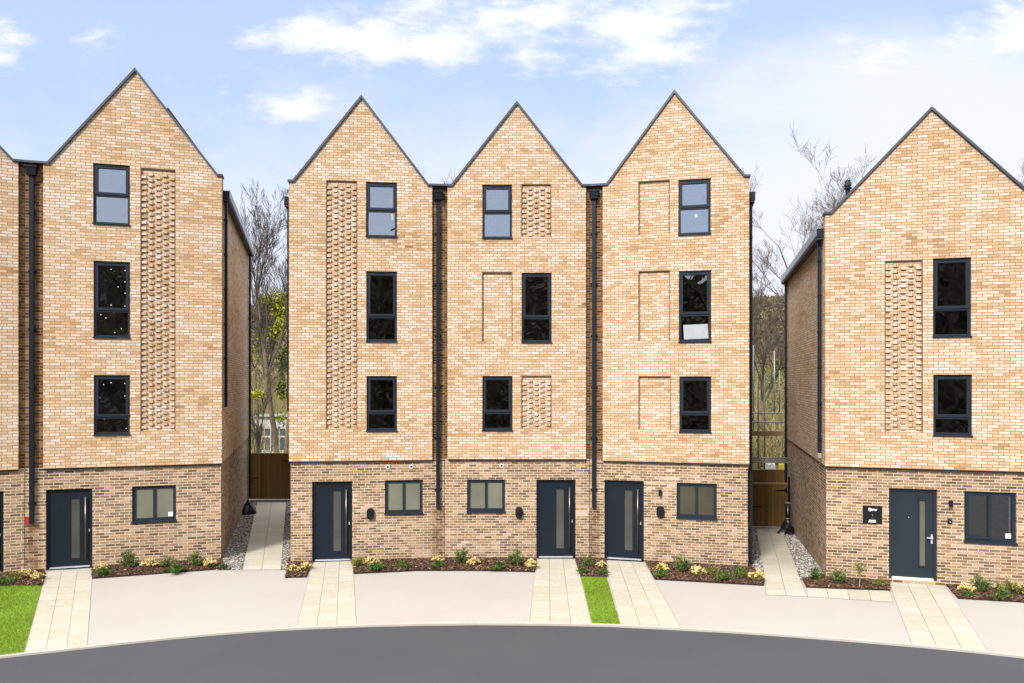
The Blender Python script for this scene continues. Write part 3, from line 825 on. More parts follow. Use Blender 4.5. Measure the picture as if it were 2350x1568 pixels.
# ------------------------------------------------------------------ ground
def hh(x, y):
    """the alley beside the right house falls gently to its gate; the land beyond drops, then climbs to a hill"""
    z = 0.0
    t = max(0.0, min(1.0, (x - 4.0) / 1.6)); k = max(0.0, min(1.0, (y - 19.2) / 8.5))
    z -= .52 * t * k
    if y > 31:
        q = min(1, (y - 31) / 25); q = q * q * (3 - 2 * q); z -= 1.5 * q
    if y > 75:
        q = min(1, (y - 75) / 190); q = q * q * (3 - 2 * q)
        z += q * (33 + 2.5 * math.sin(x * .021 + .6) + 1.2 * math.sin(x * .07))
    return z
def rowsheet(name, mat, xs, ys, dz, kind='structure', label=None):
    mb = MB(); ix = {}
    for j, y in enumerate(ys):
        for i, x in enumerate(xs): mb.v.append((x, y, hh(x, y) + dz))
    n = len(xs)
    for j in range(len(ys) - 1):
        for i in range(n - 1):
            a = j * n + i; mb.f.append((a, a + 1, a + n + 1, a + n)); mb.uv.append([(0, 0)] * 4); mb.mi.append(0)
    return tag(mb.build(name, mat, None, True), kind=kind)
xs = [-400, -250, -150, -90, -50, -30, -20] + [x * .5 for x in range(-24, 40)] + [22, 26, 32, 40, 55, 90, 150, 250, 400]
ys = [-80, -40, -15, 0, 8, 14, 17, 19] + [19.5 + .5 * i for i in range(30)] + [36, 39, 43, 48, 54, 60, 68, 75, 82]
rowsheet('ground', EARTH, xs, ys, -.035)
xs2 = [-400 + 12 * i for i in range(68)]; ys2 = [82] + [82 + 10 * i for i in range(1, 22)] + [330, 400, 520]
rowsheet('hill', HILLM, xs2, ys2, -.035)

def sheet(name, pts, z, mat, kind='structure'):
    mb = MB(); loop = [Vector((p.x, p.y, 0)) for p in pts]
    for tri in tessellate_polygon([loop]):
        p = [loop[i] for i in tri]
        if (p[1] - p[0]).cross(p[2] - p[0]).z < 0: p = [p[0], p[2], p[1]]
        mb.face([(q.x, q.y, z) for q in p], [(q.x, q.y) for q in p])
    return tag(mb.build(name, mat), kind=kind)

edge = [(-420, 1580), (-200, 1540), (0, 1508), (100, 1497), (200, 1486), (300, 1474.5), (400, 1464), (500, 1455), (600, 1447.5), (700, 1442), (820, 1437),
        (960, 1433.5), (1100, 1432), (1250, 1433), (1400, 1436), (1560, 1444), (1680, 1450.5), (1800, 1458.5), (1950, 1470), (2100, 1482.5), (2230, 1495), (2350, 1508), (2600, 1538), (2850, 1575)]
E = [gp(x, y) for x, y in edge]
Eo = []
for i, p in enumerate(E):
    a = E[max(0, i - 1)]; b = E[min(len(E) - 1, i + 1)]; t = (b - a).normalized(); n = Vector((-t.y, t.x, 0))
    Eo.append(p + n * .105)
sheet('road', [Vector((-40, E[0].y, 0))] + E + [Vector((40, E[-1].y, 0)), Vector((40, -14, 0)), Vector((-40, -14, 0))], -.028, ROAD)
mb = MB()
for i in range(len(E) - 1):
    a, b, c, d = E[i], E[i + 1], Eo[i + 1], Eo[i]
    zt = .008
    mb.face([(a.x, a.y, zt), (b.x, b.y, zt), (c.x, c.y, zt), (d.x, d.y, zt)])
    mb.face([(a.x, a.y, -.06), (b.x, b.y, -.06), (b.x, b.y, zt), (a.x, a.y, zt)])
    mb.face([(d.x, d.y, zt), (c.x, c.y, zt), (c.x, c.y, -.06), (d.x, d.y, -.06)])
tag(mb.build('kerb', KERB), kind='structure')
sheet('driveway', [p + Vector((0, 0, 0)) for p in Eo] + [gp(2850, 1352), gp(2350, 1343), gp(1898, 1318), gp(1722, 1302), gp(1350, 1278), gp(1020, 1278), gp(660, 1288), gp(508, 1278), gp(0, 1318), gp(-420, 1352)], 0.0, DRIVE)

def path(name, tl, tr, br, bl, cols, rowlen, z=.006, n=14, zf=None):
    mb = MB(); A, B_, C_, D = [gp(*p) for p in (tl, tr, br, bl)]
    ln = ((D - A).length + (C_ - B_).length) / 2 / rowlen
    P = lambda s, t: A.lerp(D, t).lerp(B_.lerp(C_, t), s)
    for j in range(n):
        for i in range(cols):
            q = [(i / cols, j / n), ((i + 1) / cols, j / n), ((i + 1) / cols, (j + 1) / n), (i / cols, (j + 1) / n)]
            pts = [P(s, t) for s, t in q]; e = .0005
            us = [(i + e, q[0][1] * ln), (i + 1 - e, q[1][1] * ln), (i + 1 - e, q[2][1] * ln), (i + e, q[3][1] * ln)]
            mb.face([(p.x, p.y, z) for p in reversed(pts)], list(reversed(us)))
    return tag(mb.build(name, PAVE), kind='structure')
path('garden_path', (106, 1314), (213, 1310), (200, 1484), (56, 1500), 3, .56)
path('garden_path', (717, 1291), (810, 1288), (818, 1434.5), (681, 1440), 3, .56)
path('garden_path', (1230, 1283), (1322, 1283), (1358, 1432), (1215, 1430.5), 3, .56)
path('garden_path', (1388, 1288), (1480, 1293), (1562, 1441), (1424, 1434.5), 3, .56)
path('garden_path', (2037, 1332), (2168, 1342), (2268, 1496), (2093, 1480), 3, .56)
path('garden_path', (1850, 1350), (2041, 1357), (2050, 1383), (1853, 1370), 4, 1.4, .0075, 1)

def strip3(name, pts_l, pts_r, cols, rowlen, dz, mat, kind='structure'):
    """paved or gravel strip following the ground: pts are (X, Y) world pairs"""
    mb = MB(); n = 12; L_ = 0; prev = None
    rows = []
    for j in range(n + 1):
        t = j / n
        a = Vector(pts_l[0]).lerp(Vector(pts_l[1]), t); b = Vector(pts_r[0]).lerp(Vector(pts_r[1]), t)
        rows.append((a, b))
    tot = (Vector(pts_l[1]) - Vector(pts_l[0])).length / rowlen
    for j in range(n):
        for i in range(cols):
            def pt(r, s):
                p = rows[r][0].lerp(rows[r][1], s); return (p.x, p.y, hh(p.x, p.y) + dz)
            e = .0005
            mb.face([pt(j, i / cols), pt(j, (i + 1) / cols), pt(j + 1, (i + 1) / cols), pt(j + 1, i / cols)],
                    [(i + e, j / n * tot), (i + 1 - e, j / n * tot), (i + 1 - e, (j + 1) / n * tot), (i + e, (j + 1) / n * tot)])
    return tag(mb.build(name, mat), kind=kind)
# left alley (level)
la0, la1 = gp(556, 1309), gp(645, 1308)
lb0, lb1 = gp(590, 1153), gp(657, 1153)
strip3('alley_path', ((la0.x, la0.y), (lb0.x, lb0.y)), ((la1.x, la1.y), (lb1.x, lb1.y)), 2, .62, .008, PAVE)
gl0, gl1 = gp(495, 1309), gp(672, 1308); gm0, gm1 = gp(562, 1150), gp(680, 1150)
strip3('gravel_bed', ((gl0.x, gl0.y), (gm0.x, gm0.y)), ((gl1.x, gl1.y), (gm1.x, gm1.y)), 1, 1, .003, GRAVB)
# right alley (falls towards the gate)
def fallpt(x, y):
    """ground point seen at (x, y), following the alley's fall"""
    z = 0.0
    for _ in range(30):
        p = gp(x, y, z); z = hh(p.x, p.y)
    return p
ra0, ra1 = gp(1757, 1366), gp(1853, 1370)
rm0, rm1 = fallpt(1755, 1330), fallpt(1836, 1330)
rb0, rb1 = fallpt(1735, 1213), fallpt(1791, 1213)
strip3('alley_path', ((rm0.x, rm0.y), (rb0.x, rb0.y)), ((rm1.x, rm1.y), (rb1.x, rb1.y)), 2, .62, .008, PAVE)
strip3('alley_path', ((ra0.x, ra0.y), (rm0.x, rm0.y)), ((ra1.x, ra1.y), (rm1.x, rm1.y)), 2, .62, .0075, PAVE)
rg0, rg1 = gp(1718, 1318), gp(1900, 1338); rh0, rh1 = fallpt(1700, 1212), fallpt(1840, 1212)
strip3('gravel_bed', ((rg0.x, rg0.y), (rh0.x, rh0.y)), ((rg1.x, rg1.y), (rh1.x, rh1.y)), 1, 1, .003, GRAVB)

def inpoly(p, poly):
    c = False; n = len(poly)
    for i in range(n):
        a, b = poly[i], poly[i - 1]
        if (a[1] > p[1]) != (b[1] > p[1]) and p[0] < (b[0] - a[0]) * (p[1] - a[1]) / (b[1] - a[1]) + a[0]: c = not c
    return c
def scatter(poly, dens):
    x0 = min(p[0] for p in poly); x1 = max(p[0] for p in poly); y0 = min(p[1] for p in poly); y1 = max(p[1] for p in poly)
    for _ in range(int((x1 - x0) * (y1 - y0) * dens)):
        p = (random.uniform(x0, x1), random.uniform(y0, y1))
        if inpoly(p, poly): yield p
def v2(p): return (p.x, p.y)
random.seed(11)
mb = MB()
def pebble(mb, x, y, z, s):
    a = random.uniform(0, 6.28); ca, sa = math.cos(a), math.sin(a)
    sx, sy, sz = s * random.uniform(.8, 1.4), s * random.uniform(.6, 1), s * random.uniform(.5, .8)
    P = [(sx, 0, 0), (0, sy, 0), (-sx, 0, 0), (0, -sy, 0), (sx * .2, sy * .2, sz), (0, 0, -sz)]
    b = len(mb.v)
    mb.v.extend([(x + p[0] * ca - p[1] * sa, y + p[0] * sa + p[1] * ca, z + p[2] + sz * .5) for p in P])
    for f in ((0,1,4),(1,2,4),(2,3,4),(3,0,4)):
        mb.f.append(tuple(b + i for i in f)); mb.uv.append([(0, 0)] * 3); mb.mi.append(0)
for poly in ([v2(gl0), v2(la0), v2(lb0), v2(gm0)], [v2(la1), v2(gl1), v2(gm1), v2(lb1)],
             [v2(rg0), v2(rm0), v2(rb0), v2(rh0)], [v2(rm1), v2(rg1), v2(rh1), v2(rb1)]):
    for (x, y) in scatter(poly, 760): pebble(mb, x, y, hh(x, y) + .003, random.uniform(.014, .032))
tag(mb.build('gravel', PEBBLE), kind='stuff')

# lawns
lawns = [[v2(gp(*p)) for p in ((-330, 1352), (98, 1344), (54, 1500), (0, 1506), (-330, 1552))],
         [v2(gp(*p)) for p in ((1333, 1324), (1392, 1326), (1423, 1434), (1359, 1431.5))]]
for lw in lawns: sheet('lawn', [Vector((p[0], p[1], 0)) for p in lw], .004, TURF)
mb = MB()
for k, lw in enumerate(lawns):
    for (x, y) in scatter(lw, 7500 if k else 4200):
        if x < -12.5: continue
        hgt = random.uniform(.016, .045) * (1 + .35 * math.sin(x * 3.1 + 1.3 * math.sin(y * 2.7))); a = random.uniform(0, 6.28); w = random.uniform(.003, .006)
        lx, ly = random.uniform(-.02, .02), random.uniform(-.02, .02); ca, sa = math.cos(a) * w, math.sin(a) * w
        mb.face([(x - ca, y - sa, .004), (x + ca, y + sa, .004), (x + lx, y + ly, .004 + hgt)])
tag(mb.build('grass', GRASS), kind='stuff')

# planting beds
beds = [[(-330, 1325), (96, 1310), (104, 1316), (97, 1345), (-330, 1352)],
        [(211, 1303), (508, 1278), (514, 1307), (212, 1329)],
        [(664, 1284), (719, 1281), (717, 1292), (703, 1326), (655, 1327)],
        [(808, 1280), (1232, 1275), (1231, 1285), (1228, 1314), (1100, 1311), (960, 1311), (812, 1318)],
        [(1318, 1276), (1390, 1279), (1393, 1326), (1332, 1324)],
        [(1478, 1284), (1722, 1300), (1752, 1330), (1753, 1345), (1503, 1331)],
        [(1842, 1331), (1898, 1320), (2040, 1330), (2043, 1357), (1851, 1350)],
        [(2165, 1336), (2470, 1348), (2480, 1398), (2340, 1383), (2199, 1375)]]
for b in beds:
    P = [gp(*p) for p in b]; mb = MB(); zt = .03
    loop = [Vector((p.x, p.y, 0)) for p in P]
    for tri in tessellate_polygon([loop]):
        q = [loop[i] for i in tri]
        if (q[1] - q[0]).cross(q[2] - q[0]).z < 0: q = [q[0], q[2], q[1]]
        mb.face([(p.x, p.y, zt) for p in q])
    for i in range(len(P)):
        a, c = P[i - 1], P[i]; mb.face([(a.x, a.y, -.02), (c.x, c.y, -.02), (c.x, c.y, zt), (a.x, a.y, zt)])
    tag(mb.build('planting_bed', MULCH), kind='structure')
mb = MB()
for b in beds:
    P = [v2(gp(*p)) for p in b]
    for (x, y) in scatter(P, 900):
        if x < -13: continue
        a = random.uniform(0, 6.28); l = random.uniform(.012, .045); w = random.uniform(.006, .018)
        ax = Vector((math.cos(a), math.sin(a), random.uniform(-.4, .4))) * l; ay = Vector((-math.sin(a), math.cos(a), random.uniform(-.4, .4))) * w
        mb.obox((x, y, .035 + random.uniform(0, .02)), ax, ay, ax.cross(ay).normalized() * .004)
tag(mb.build('bark_chips', BARK), kind='stuff')

# ------------------------------------------------------------------ plants
def leaf(mb, p, d, l, w, mi=0):
    d = d.normalized(); s = d.orthogonal().normalized(); s.rotate(Matrix.Rotation(random.uniform(0, 6.28), 3, d)); p = Vector(p)
    m = p + d * l * .5
    mb.face([p, m + s * w, p + d * l, m - s * w], None, mi)
def rdir(zmin=-.2):
    while True:
        v = Vector((random.uniform(-1, 1), random.uniform(-1, 1), random.uniform(zmin, 1)))
        if .1 < v.length < 1: return v.normalized()
def shrub_green(r, hgt, seed, mat=None, dens=1.0):
    random.seed(seed); mb = MB(); st = MB()
    for i in range(int(26 * dens)):
        a = random.uniform(0, 6.28); t = random.random() ** .7
        tip = Vector((math.cos(a) * r * t, math.sin(a) * r * t, hgt * (1.05 - .6 * t) * random.uniform(.75, 1.1)))
        base = Vector((tip.x * .15, tip.y * .15, 0)); st.tube(base, tip, .006, .002, 4, 0, False)
        for k in range(26):
            f = random.uniform(.2, 1.02); p = base.lerp(tip, f) + Vector((random.gauss(0, .015), random.gauss(0, .015), random.gauss(0, .01)))
            leaf(mb, p, rdir(-.1) + (tip - base).normalized() * .6, random.uniform(.03, .06), random.uniform(.006, .011))
    return mb, st
def shrub_gold(r, hgt, seed):
    random.seed(seed); mb = MB(); st = MB()
    for i in range(34):
        a = random.uniform(0, 6.28); t = random.random() ** .6
        c = Vector((math.cos(a) * r * t, math.sin(a) * r * t * .8, hgt * (.95 - .5 * t * t) * random.uniform(.7, 1.1)))
        st.tube((c.x * .3, c.y * .3, 0), c, .005, .002, 4, 0, False)
        for k in range(9):
            leaf(mb, c, rdir(-.1), random.uniform(.035, .06), random.uniform(.013, .02), 0)
        for k in range(4): leaf(mb, c - Vector((0, 0, .04)), rdir(-.3), .05, .013, 1)
    return mb, st
protos = {}
def meshes(key, fn, mats):
    mb, st = fn; a = mb.build('foliage', mats); b = st.build('stems', TWIG)
    protos[key] = (a.data, b.data); bpy.data.objects.remove(a); bpy.data.objects.remove(b)
for i in range(3):
    meshes('g%d' % i, shrub_green(.20, .34, 40 + i), [LEAFG])
    meshes('y%d' % i, shrub_gold(.21, .20, 60 + i), [PETAL, LEAFO])
    meshes('l%d' % i, shrub_green(.18, .15, 80 + i, None, .9), [LEAFG])
    meshes('o%d' % i, shrub_green(.22, .22, 90 + i, None, .8), [LEAFO])
def plant(kind, x, y, s, label, name=None, grp=None):
    p = gp(x, y - 3, .03); s *= 1.0 if kind == 'y' else 1.22
    nm = {'g': 'shrub', 'y': 'flowering_shrub', 'l': 'low_shrub', 'o': 'olive_shrub'}[kind]
    random.seed(int(x * 7 + y)); k = random.randrange(3)
    o = empty(nm, p, random.uniform(0, 6.28)); o.scale = (s, s, s * random.uniform(.9, 1.1))
    tag(o, label, 'shrub', {'g': 'green shrubs in the beds', 'y': 'cream flowering clumps in the beds', 'l': 'low green tufts in the beds', 'o': 'olive shrubs in the beds'}[kind])
    for part, me in zip(('foliage', 'stems'), protos['%s%d' % (kind, k)]):
        c = bpy.data.objects.new(part, me); COL.objects.link(c); c.parent = o
LW = 'bed under the leftmost frosted window'
MW = 'long bed between the two centre doors'
RW = 'bed left of the right alley'
plant('o', 30, 1335, 1.0, 'olive shrub in the bed at the left edge above the lawn')
plant('y', 62, 1328, 1.0, 'cream flowering clump left of its twin in the bed beside the leftmost path')
plant('y', 86, 1334, .8, 'cream flowering clump touching the left side of the leftmost path')
plant('l', 8, 1346, 1.0, 'low green tuft at the left photo edge in the bed above the lawn')
plant('y', 232, 1313, .9, 'cream flowering clump nearest the leftmost door, ' + LW)
plant('l', 236, 1324, 1.1, 'low green tuft in front of the cream clump nearest the leftmost door')
plant('g', 296, 1307, 1.1, 'bushy green shrub below the left end of the leftmost ground floor window')
plant('y', 342, 1308, 1.15, 'cream flowering clump in the middle of the ' + LW)
plant('o', 383, 1303, 1.0, 'olive shrub right of the mid cream clump, ' + LW)
plant('l', 401, 1318, 1.2, 'low green tuft at the driveway side of the ' + LW)
plant('g', 452, 1304, .95, 'green shrub left of the last cream clump before the left alley')
plant('y', 482, 1304, 1.0, 'cream flowering clump at the corner of the left alley')
plant('l', 513, 1308, .7, 'small green weed tuft at the gravel of the left alley')
plant('y', 673, 1316, .8, 'cream flowering clump at the alley end of the tiny bed left of the second path')
plant('y', 703, 1310, .9, 'cream flowering clump touching the left side of the second path')
plant('o', 825, 1302, 1.0, 'olive shrub touching the right side of the second path')
plant('y', 853, 1303, 1.1, 'wide cream flowering clump at the left of the ' + MW)
plant('l', 864, 1313, 1.1, 'low green tuft below the wide cream clump by the second path')
plant('l', 925, 1308, 1.0, 'lone low green tuft below the centre left frosted window')
plant('y', 1005, 1294, .9, 'cream flowering clump below the first downpipe end')
plant('l', 1001, 1306, 1.0, 'low green tuft before the clump below the first downpipe end')
plant('g', 1060, 1296, 1.05, 'tallest rounded green shrub in the middle of the ' + MW)
plant('y', 1087, 1301, .95, 'cream flowering clump right of the rounded green shrub under the middle house window')
plant('l', 1143, 1310, 1.1, 'low green tuft below the middle house window')
plant('g', 1186, 1302, 1.05, 'broad green shrub under the second car charger')
plant('y', 1219, 1306, .95, 'cream flowering clump touching the left side of the third path')
plant('g', 1349, 1305, .75, 'green shrub behind the narrow strip of lawn')
plant('y', 1380, 1305, .75, 'cream flowering clump between the two close doors')
plant('l', 1338, 1319, .8, 'low green tuft at the left end of the bed above the narrow lawn')
plant('l', 1385, 1321, .7, 'low green tuft at the right end of the bed above the narrow lawn')
plant('y', 1519, 1314, .9, 'cream flowering clump beside the fourth path, ' + RW)
plant('l', 1517, 1327, 1.0, 'low green tuft in front of the clump beside the fourth path')
plant('g', 1563, 1317, 1.15, 'tallest spiky green shrub in the ' + RW)
plant('y', 1602, 1324, 1.1, 'cream flowering clump in the middle of the ' + RW)
plant('o', 1636, 1322, .9, 'olive shrub right of the middle cream clump, ' + RW)
plant('l', 1658, 1335, 1.1, 'low green tuft at the driveway side of the ' + RW)
plant('g', 1697, 1331, .85, 'green shrub near the corner downpipe of the right alley')
plant('y', 1734, 1334, 1.1, 'cream flowering clump at the right alley path corner')
plant('g', 1873, 1334, .85, 'green shrub beside the gravel of the right alley')
plant('g', 1927, 1341, .95, 'pointed green shrub below the left of the black wall sign')
plant('o', 2021, 1347, .7, 'small yellowish shrub beside the grey door path')
plant('y', 2219, 1363, .95, 'cream flowering clump nearest the grey door, under the right house window')
plant('g', 2248, 1362, .95, 'pointed green shrub right of the cream clump nearest the grey door')
plant('l', 2222, 1372, .7, 'low green tuft below the cream clump nearest the grey door')
plant('o', 2318, 1364, 1.15, 'yellow-green shrub below the right end of the right house window')
plant('l', 2295, 1377, 1.1, 'low green tuft at the driveway edge below the right house window')
plant('y', 2342, 1366, .9, 'cream flowering clump at the right photo edge')
# little standard tree
p = gp(1972, 1349, .03)
o = empty('sapling', p); tag(o, 'small thin standard tree with a round speckled crown below the black wall sign', 'sapling')
random.seed(3); mb = MB(); mb.tube((0, 0, 0), (.02, 0, .25), .012, .009, 6); mb.tube((.02, 0, .25), (-.005, 0, .45), .009, .006, 6); mb.build('trunk', TWIG, o)
mb = MB()
for i in range(260):
    v = rdir(-1) * random.random() ** .4; leaf(mb, (v.x * .13, v.y * .13, .46 + v.z * .16), rdir(-.5), random.uniform(.03, .05), .011)
mb.build('crown', LEAFO, o)

# ------------------------------------------------------------------ alley gates, fence, scaffold
def gate(h_pts, z0, z1, label, rot, name='timber_gate'):
    a, b = h_pts; w = (b - a).length; rz = math.atan2(b.y - a.y, b.x - a.x)
    o = empty(name, (a.x, a.y, z0), rz); tag(o, label, 'gate', 'timber alley gates')
    H = z1 - z0
    mb = MB(); mb.box((0, 0, .06), (w, .03, H - .05)); mb.build('board_panel', WOOD, o)
    mb = MB(); mb.box((-.02, -.02, H - .05), (w + .02, .06, H)); mb.build('top_rail', WOODL, o)
    mb = MB(); mb.box((-.05, -.05, -.05), (w + .05, .12, .04)); mb.build('step', KERB, o)
    for x, z, d in ((0.0, H * .48, 1), (w, H * .84, -1)):
        mb = MB()
        mb.box((x, -.012, z - .03), (x + d * .40, -.001, z + .015)); mb.box((x, -.014, z - .09), (x + d * .06, -.0015, z + .08))
        mb.build('strap_hinge', BLACKP, o)
    return o
g0, g1 = gp(570, 1149), gp(668, 1149)
gate((g0, g1), 0, 1.93, 'closed brown timber gate at the end of the left alley', 0)
q0, q1 = fallpt(1722, 1212), fallpt(1806, 1212)
zq = hh(q0.x, q0.y)
gate((q0, q1), zq, zq + 1.62, 'closed brown timber gate at the end of the right alley', 0)
# fence panel rising behind the right gate
f0 = Vector((q0.x - .3, q0.y + 1.2, 0)); f1 = Vector((q1.x + .75, q1.y + 1.2, 0))
o = empty('timber_fence', (f0.x, f0.y, hh(f0.x, f0.y))); tag(o, 'timber fence panel showing just above the right alley gate', 'fence')
mb = MB(); mb.box((0, 0, 0), ((f1 - f0).x, .03, 2.0)); mb.build('board_panel', WOOD, o)
mb = MB(); mb.box((0, -.02, 2.0), ((f1 - f0).x, .05, 2.04)); mb.build('top_rail', WOODL, o)

def at(x, y, Y): return Vector(((x - CX) / F * Y, Y, CZ + (HY - y) / F * Y))
# black sacks round the pipe feet
def sack(loc, r, hgt, label, seed):
    random.seed(seed); mb = MB(); n = 14; rings = []
    for k in range(7):
        t = k / 6; rr = r * (1 - t) ** .8 + .05
        rings.append([(math.cos(6.283 * i / n) * rr * (1 + .22 * math.sin(i * 2.4 + k)), math.sin(6.283 * i / n) * rr * (1 + .2 * math.cos(i * 1.7 + k)), hgt * t) for i in range(n)])
    for k in range(6):
        for i in range(n):
            j = (i + 1) % n; mb.face([rings[k][i], rings[k][j], rings[k + 1][j], rings[k + 1][i]])
    mb.face(rings[-1])
    o = mb.build('plastic_sheet', BLACKP, None, True); o.location = loc; tag(o, label, 'plastic sheet', 'black sheets round the pipe feet')
p = gp(574, 1180); sack((p.x - .05, p.y, .0), .22, .52, 'black plastic sheet heaped beside the left alley gate', 1)
p = fallpt(1806, 1226); sack((p.x, p.y, p.z), .24, .5, 'black plastic sheet wrapped round the pipe foot in the right alley', 4)
# thicker soil pipe in the right alley
pb = fallpt(1808, 1220)
o = empty('soil_pipe', (pb.x, pb.y, pb.z)); tag(o, 'thick black soil pipe standing by the right alley gate', 'pipe')
mb = MB(); mb.tube((0, 0, 0), (0, 0, 1.0), .085, n=14); mb.build('pipe', BLACKP, o, True)
mb = MB(); mb.tube((0, 0, .98), (0, 0, 1.02), .10, n=14); mb.tube((0, 0, .45), (0, 0, .48), .095, n=14); mb.build('collar', GALV, o)
mb = MB(); mb.tube((.04, 0, 1.02), (.04, 0, 1.9), .035, n=10); mb.build('vent_riser', BLACKP, o)

# scaffold across the right alley
Ys = 27.6
def tube_thing(name, label, a, b, r, mat, cat, grp):
    mb = MB(); mb.tube(a, b, r, n=8)
    o = mb.build(name, mat, None, True); tag(o, label, cat, grp); return o
o = empty('scaffold', at(1740, 1100, Ys)); tag(o, 'bare scaffold frame of thin poles and a board behind the right alley gate', 'scaffold')
inv = -o.location
def sc(a, b, r, name, mat=SCAFF):
    mb = MB(); mb.tube(Vector(a) + inv, Vector(b) + inv, r, n=8); mb.build(name, mat, o, True)
for i, (x, y0, y1, dy, m) in enumerate(((1740, 880, 1130, 0, SCAFF), (1729, 792, 1000, 1.2, GALV), (1755, 860, 1090, 1.6, SCAFF), (1777, 806, 948, 2.6, GALV), (1789, 850, 945, 2.9, SCAFF))):
    sc(at(x, y0, Ys + dy), at(x, y1, Ys + dy), .026, 'upright', m)
for y, dy in ((948, .2), (968, 1.0)):
    sc(at(1700, y, Ys + dy), at(1812, y + 1, Ys + dy), .025, 'ledger', GALV)
mb = MB(); a = at(1700, 990, Ys + .6) + inv; b = at(1812, 1001, Ys + .6) + inv
mb.box((a.x, a.y, b.z), (b.x, b.y + .06, a.z)); mb.build('board', WOODL, o)
# pole bundle lying across the alley just above head height
Yb = 24.0
for k, (x0, y0, x1, y1, lb) in enumerate(((1726, 1051, 1818, 1052, 'upper'), (1726, 1056, 1822, 1057, 'middle'), (1726, 1060, 1832, 1062, 'lower'))):
    pass
o2 = empty('pole_rack', at(1726, 1060, Yb)); tag(o2, 'rack of three grey poles lying across the right alley above the gate', 'pole rack')
i2 = -o2.location
for (y0, xe, dy) in ((1051, 1806, .5), (1056, 1810, .25), (1061, 1815, 0)):
    mb = MB(); mb.tube(at(1722, y0, Yb + dy) + i2, at(xe, y0 + 1, Yb + dy) + i2, .026, n=8); mb.build('pole', GALV, o2, True)
for x in (1740, 1786):
    mb = MB(); mb.tube(at(x, 1047, Yb + .5) + i2, at(x + 8, 1062, Yb - .05) + i2, .022, n=6); mb.build('clamp_bar', SCAFF, o2)
# builder's bags beyond the fence
def bag(px, py, Y, w, hgt, mat, label, seed):
    random.seed(seed); c = at(px, py, Y); mb = MB(); n = 12; zb = hh(c.x, Y); Ht = c.z - zb
    rings = []
    for k in range(8):
        t = k / 7; rr = w * (1 - .45 * t * t)
        rings.append([(math.cos(6.283 * i / n) * rr * (1 + .08 * math.sin(i * 3 + k)), math.sin(6.283 * i / n) * rr, Ht * t + .05 * math.sin(i * 2.2)) for i in range(n)])
    for k in range(7):
        for i in range(n):
            j = (i + 1) % n; mb.face([rings[k][i], rings[k][j], rings[k + 1][j], rings[k + 1][i]])
    mb.face(rings[-1]); ob = mb.build('builders_bag', mat, None, True); ob.location = (c.x, Y, zb); tag(ob, label, 'bag', "bags behind the alley fence")
bag(1767, 1064, 31.0, .36, 0, plain('bag_white', lin(200, 200, 200), .8), 'white bulk bag peeking over the right alley fence', 1)
bag(1793, 1066, 30.6, .2, 0, plain('bag_yellow', lin(196, 176, 40), .7), 'yellow bag beside the white one behind the right alley fence', 2)

# ------------------------------------------------------------------ trees
def tree(name, label, loc, hgt, seed, trunk_r, lean=(0, 0), levels=5, spread=.55, ivy=None, grp='bare trees behind the houses', start=.35, nb=(3, 5), twigr=.006):
    random.seed(seed); o = empty(name, loc); tag(o, label, 'tree', grp)
    T = MB(); Cw = MB(); pts = []
    def grow(p, d, ln, r, lv):
        segs = 5 if lv < 2 else 3
        q = p; n = 6 if lv == 0 else (5 if lv == 1 else 3)
        path_ = [(q, r)]
        for k in range(segs):
            d = (d + Vector((random.gauss(0, .035 if lv == 0 else .10), random.gauss(0, .035 if lv == 0 else .10), random.gauss(.03, .05)))).normalized()
            r2 = max(twigr, r * (1 - .75 * (k + 1) / segs) if lv > 0 else r * (1 - .6 * (k + 1) / segs))
            q2 = q + d * ln / segs
            (T if lv == 0 else Cw).tube(q, q2, path_[-1][1], r2, n, 0, False)
            q = q2; path_.append((q, r2)); pts.append((q.copy(), lv, r2))
        if lv >= levels: return
        cnt = random.randint(*nb) + (9 if lv == 0 else 1 if lv < 3 else 0)
        for c in range(cnt):
            t = random.uniform(start if lv == 0 else .2, 1.0)
            i = min(segs - 1, int(t * segs)); f = t * segs - i
            bp = path_[i][0].lerp(path_[i + 1][0], f); br = path_[i][1] * .55
            ax = d.orthogonal().normalized(); ax.rotate(Matrix.Rotation(random.uniform(0, 6.283), 3, d))
            nd = (d * random.uniform(.55, .95) + ax * spread * random.uniform(.6, 1.3) + Vector((0, 0, .22))).normalized()
            grow(bp, nd, ln * random.uniform(.38, .62) * (1.1 - .45 * t if lv == 0 else 1), max(twigr, br), lv + 1)
    grow(Vector((0, 0, 0)), Vector((lean[0], lean[1], 1)).normalized(), hgt * .62, trunk_r, 0)
    T.build('trunk', BARKT, o, True); Cw.build('branches', TWIGT, o)
    return o, pts
def gz(x, y): return hh(x, y) - .05
def tloc(px, Y): X = (px - CX) / F * Y; return (X, Y, gz(X, Y))
def ivy_on(o, blobs, mat, seed, name='ivy'):
    random.seed(seed); mb = MB()
    for (c, rx, rz, n) in blobs:
        for i in range(n):
            v = rdir(-1) * random.random() ** .5
            leaf(mb, Vector((c[0] + v.x * rx, c[1] + v.y * rx, c[2] + v.z * rz)), rdir(-.8), random.uniform(.12, .22), random.uniform(.04, .08))
    mb.build(name, mat, o)
t1, _ = tree('bare_tree', 'tall bare forked tree with yellow-green ivy seen through the left gap', tloc(638, 41), 17.0, 5, .20, (-.01, 0), 5, .40, start=.45)
def rel(px, py, Y, t): p = at(px, py, Y); return p - t.location
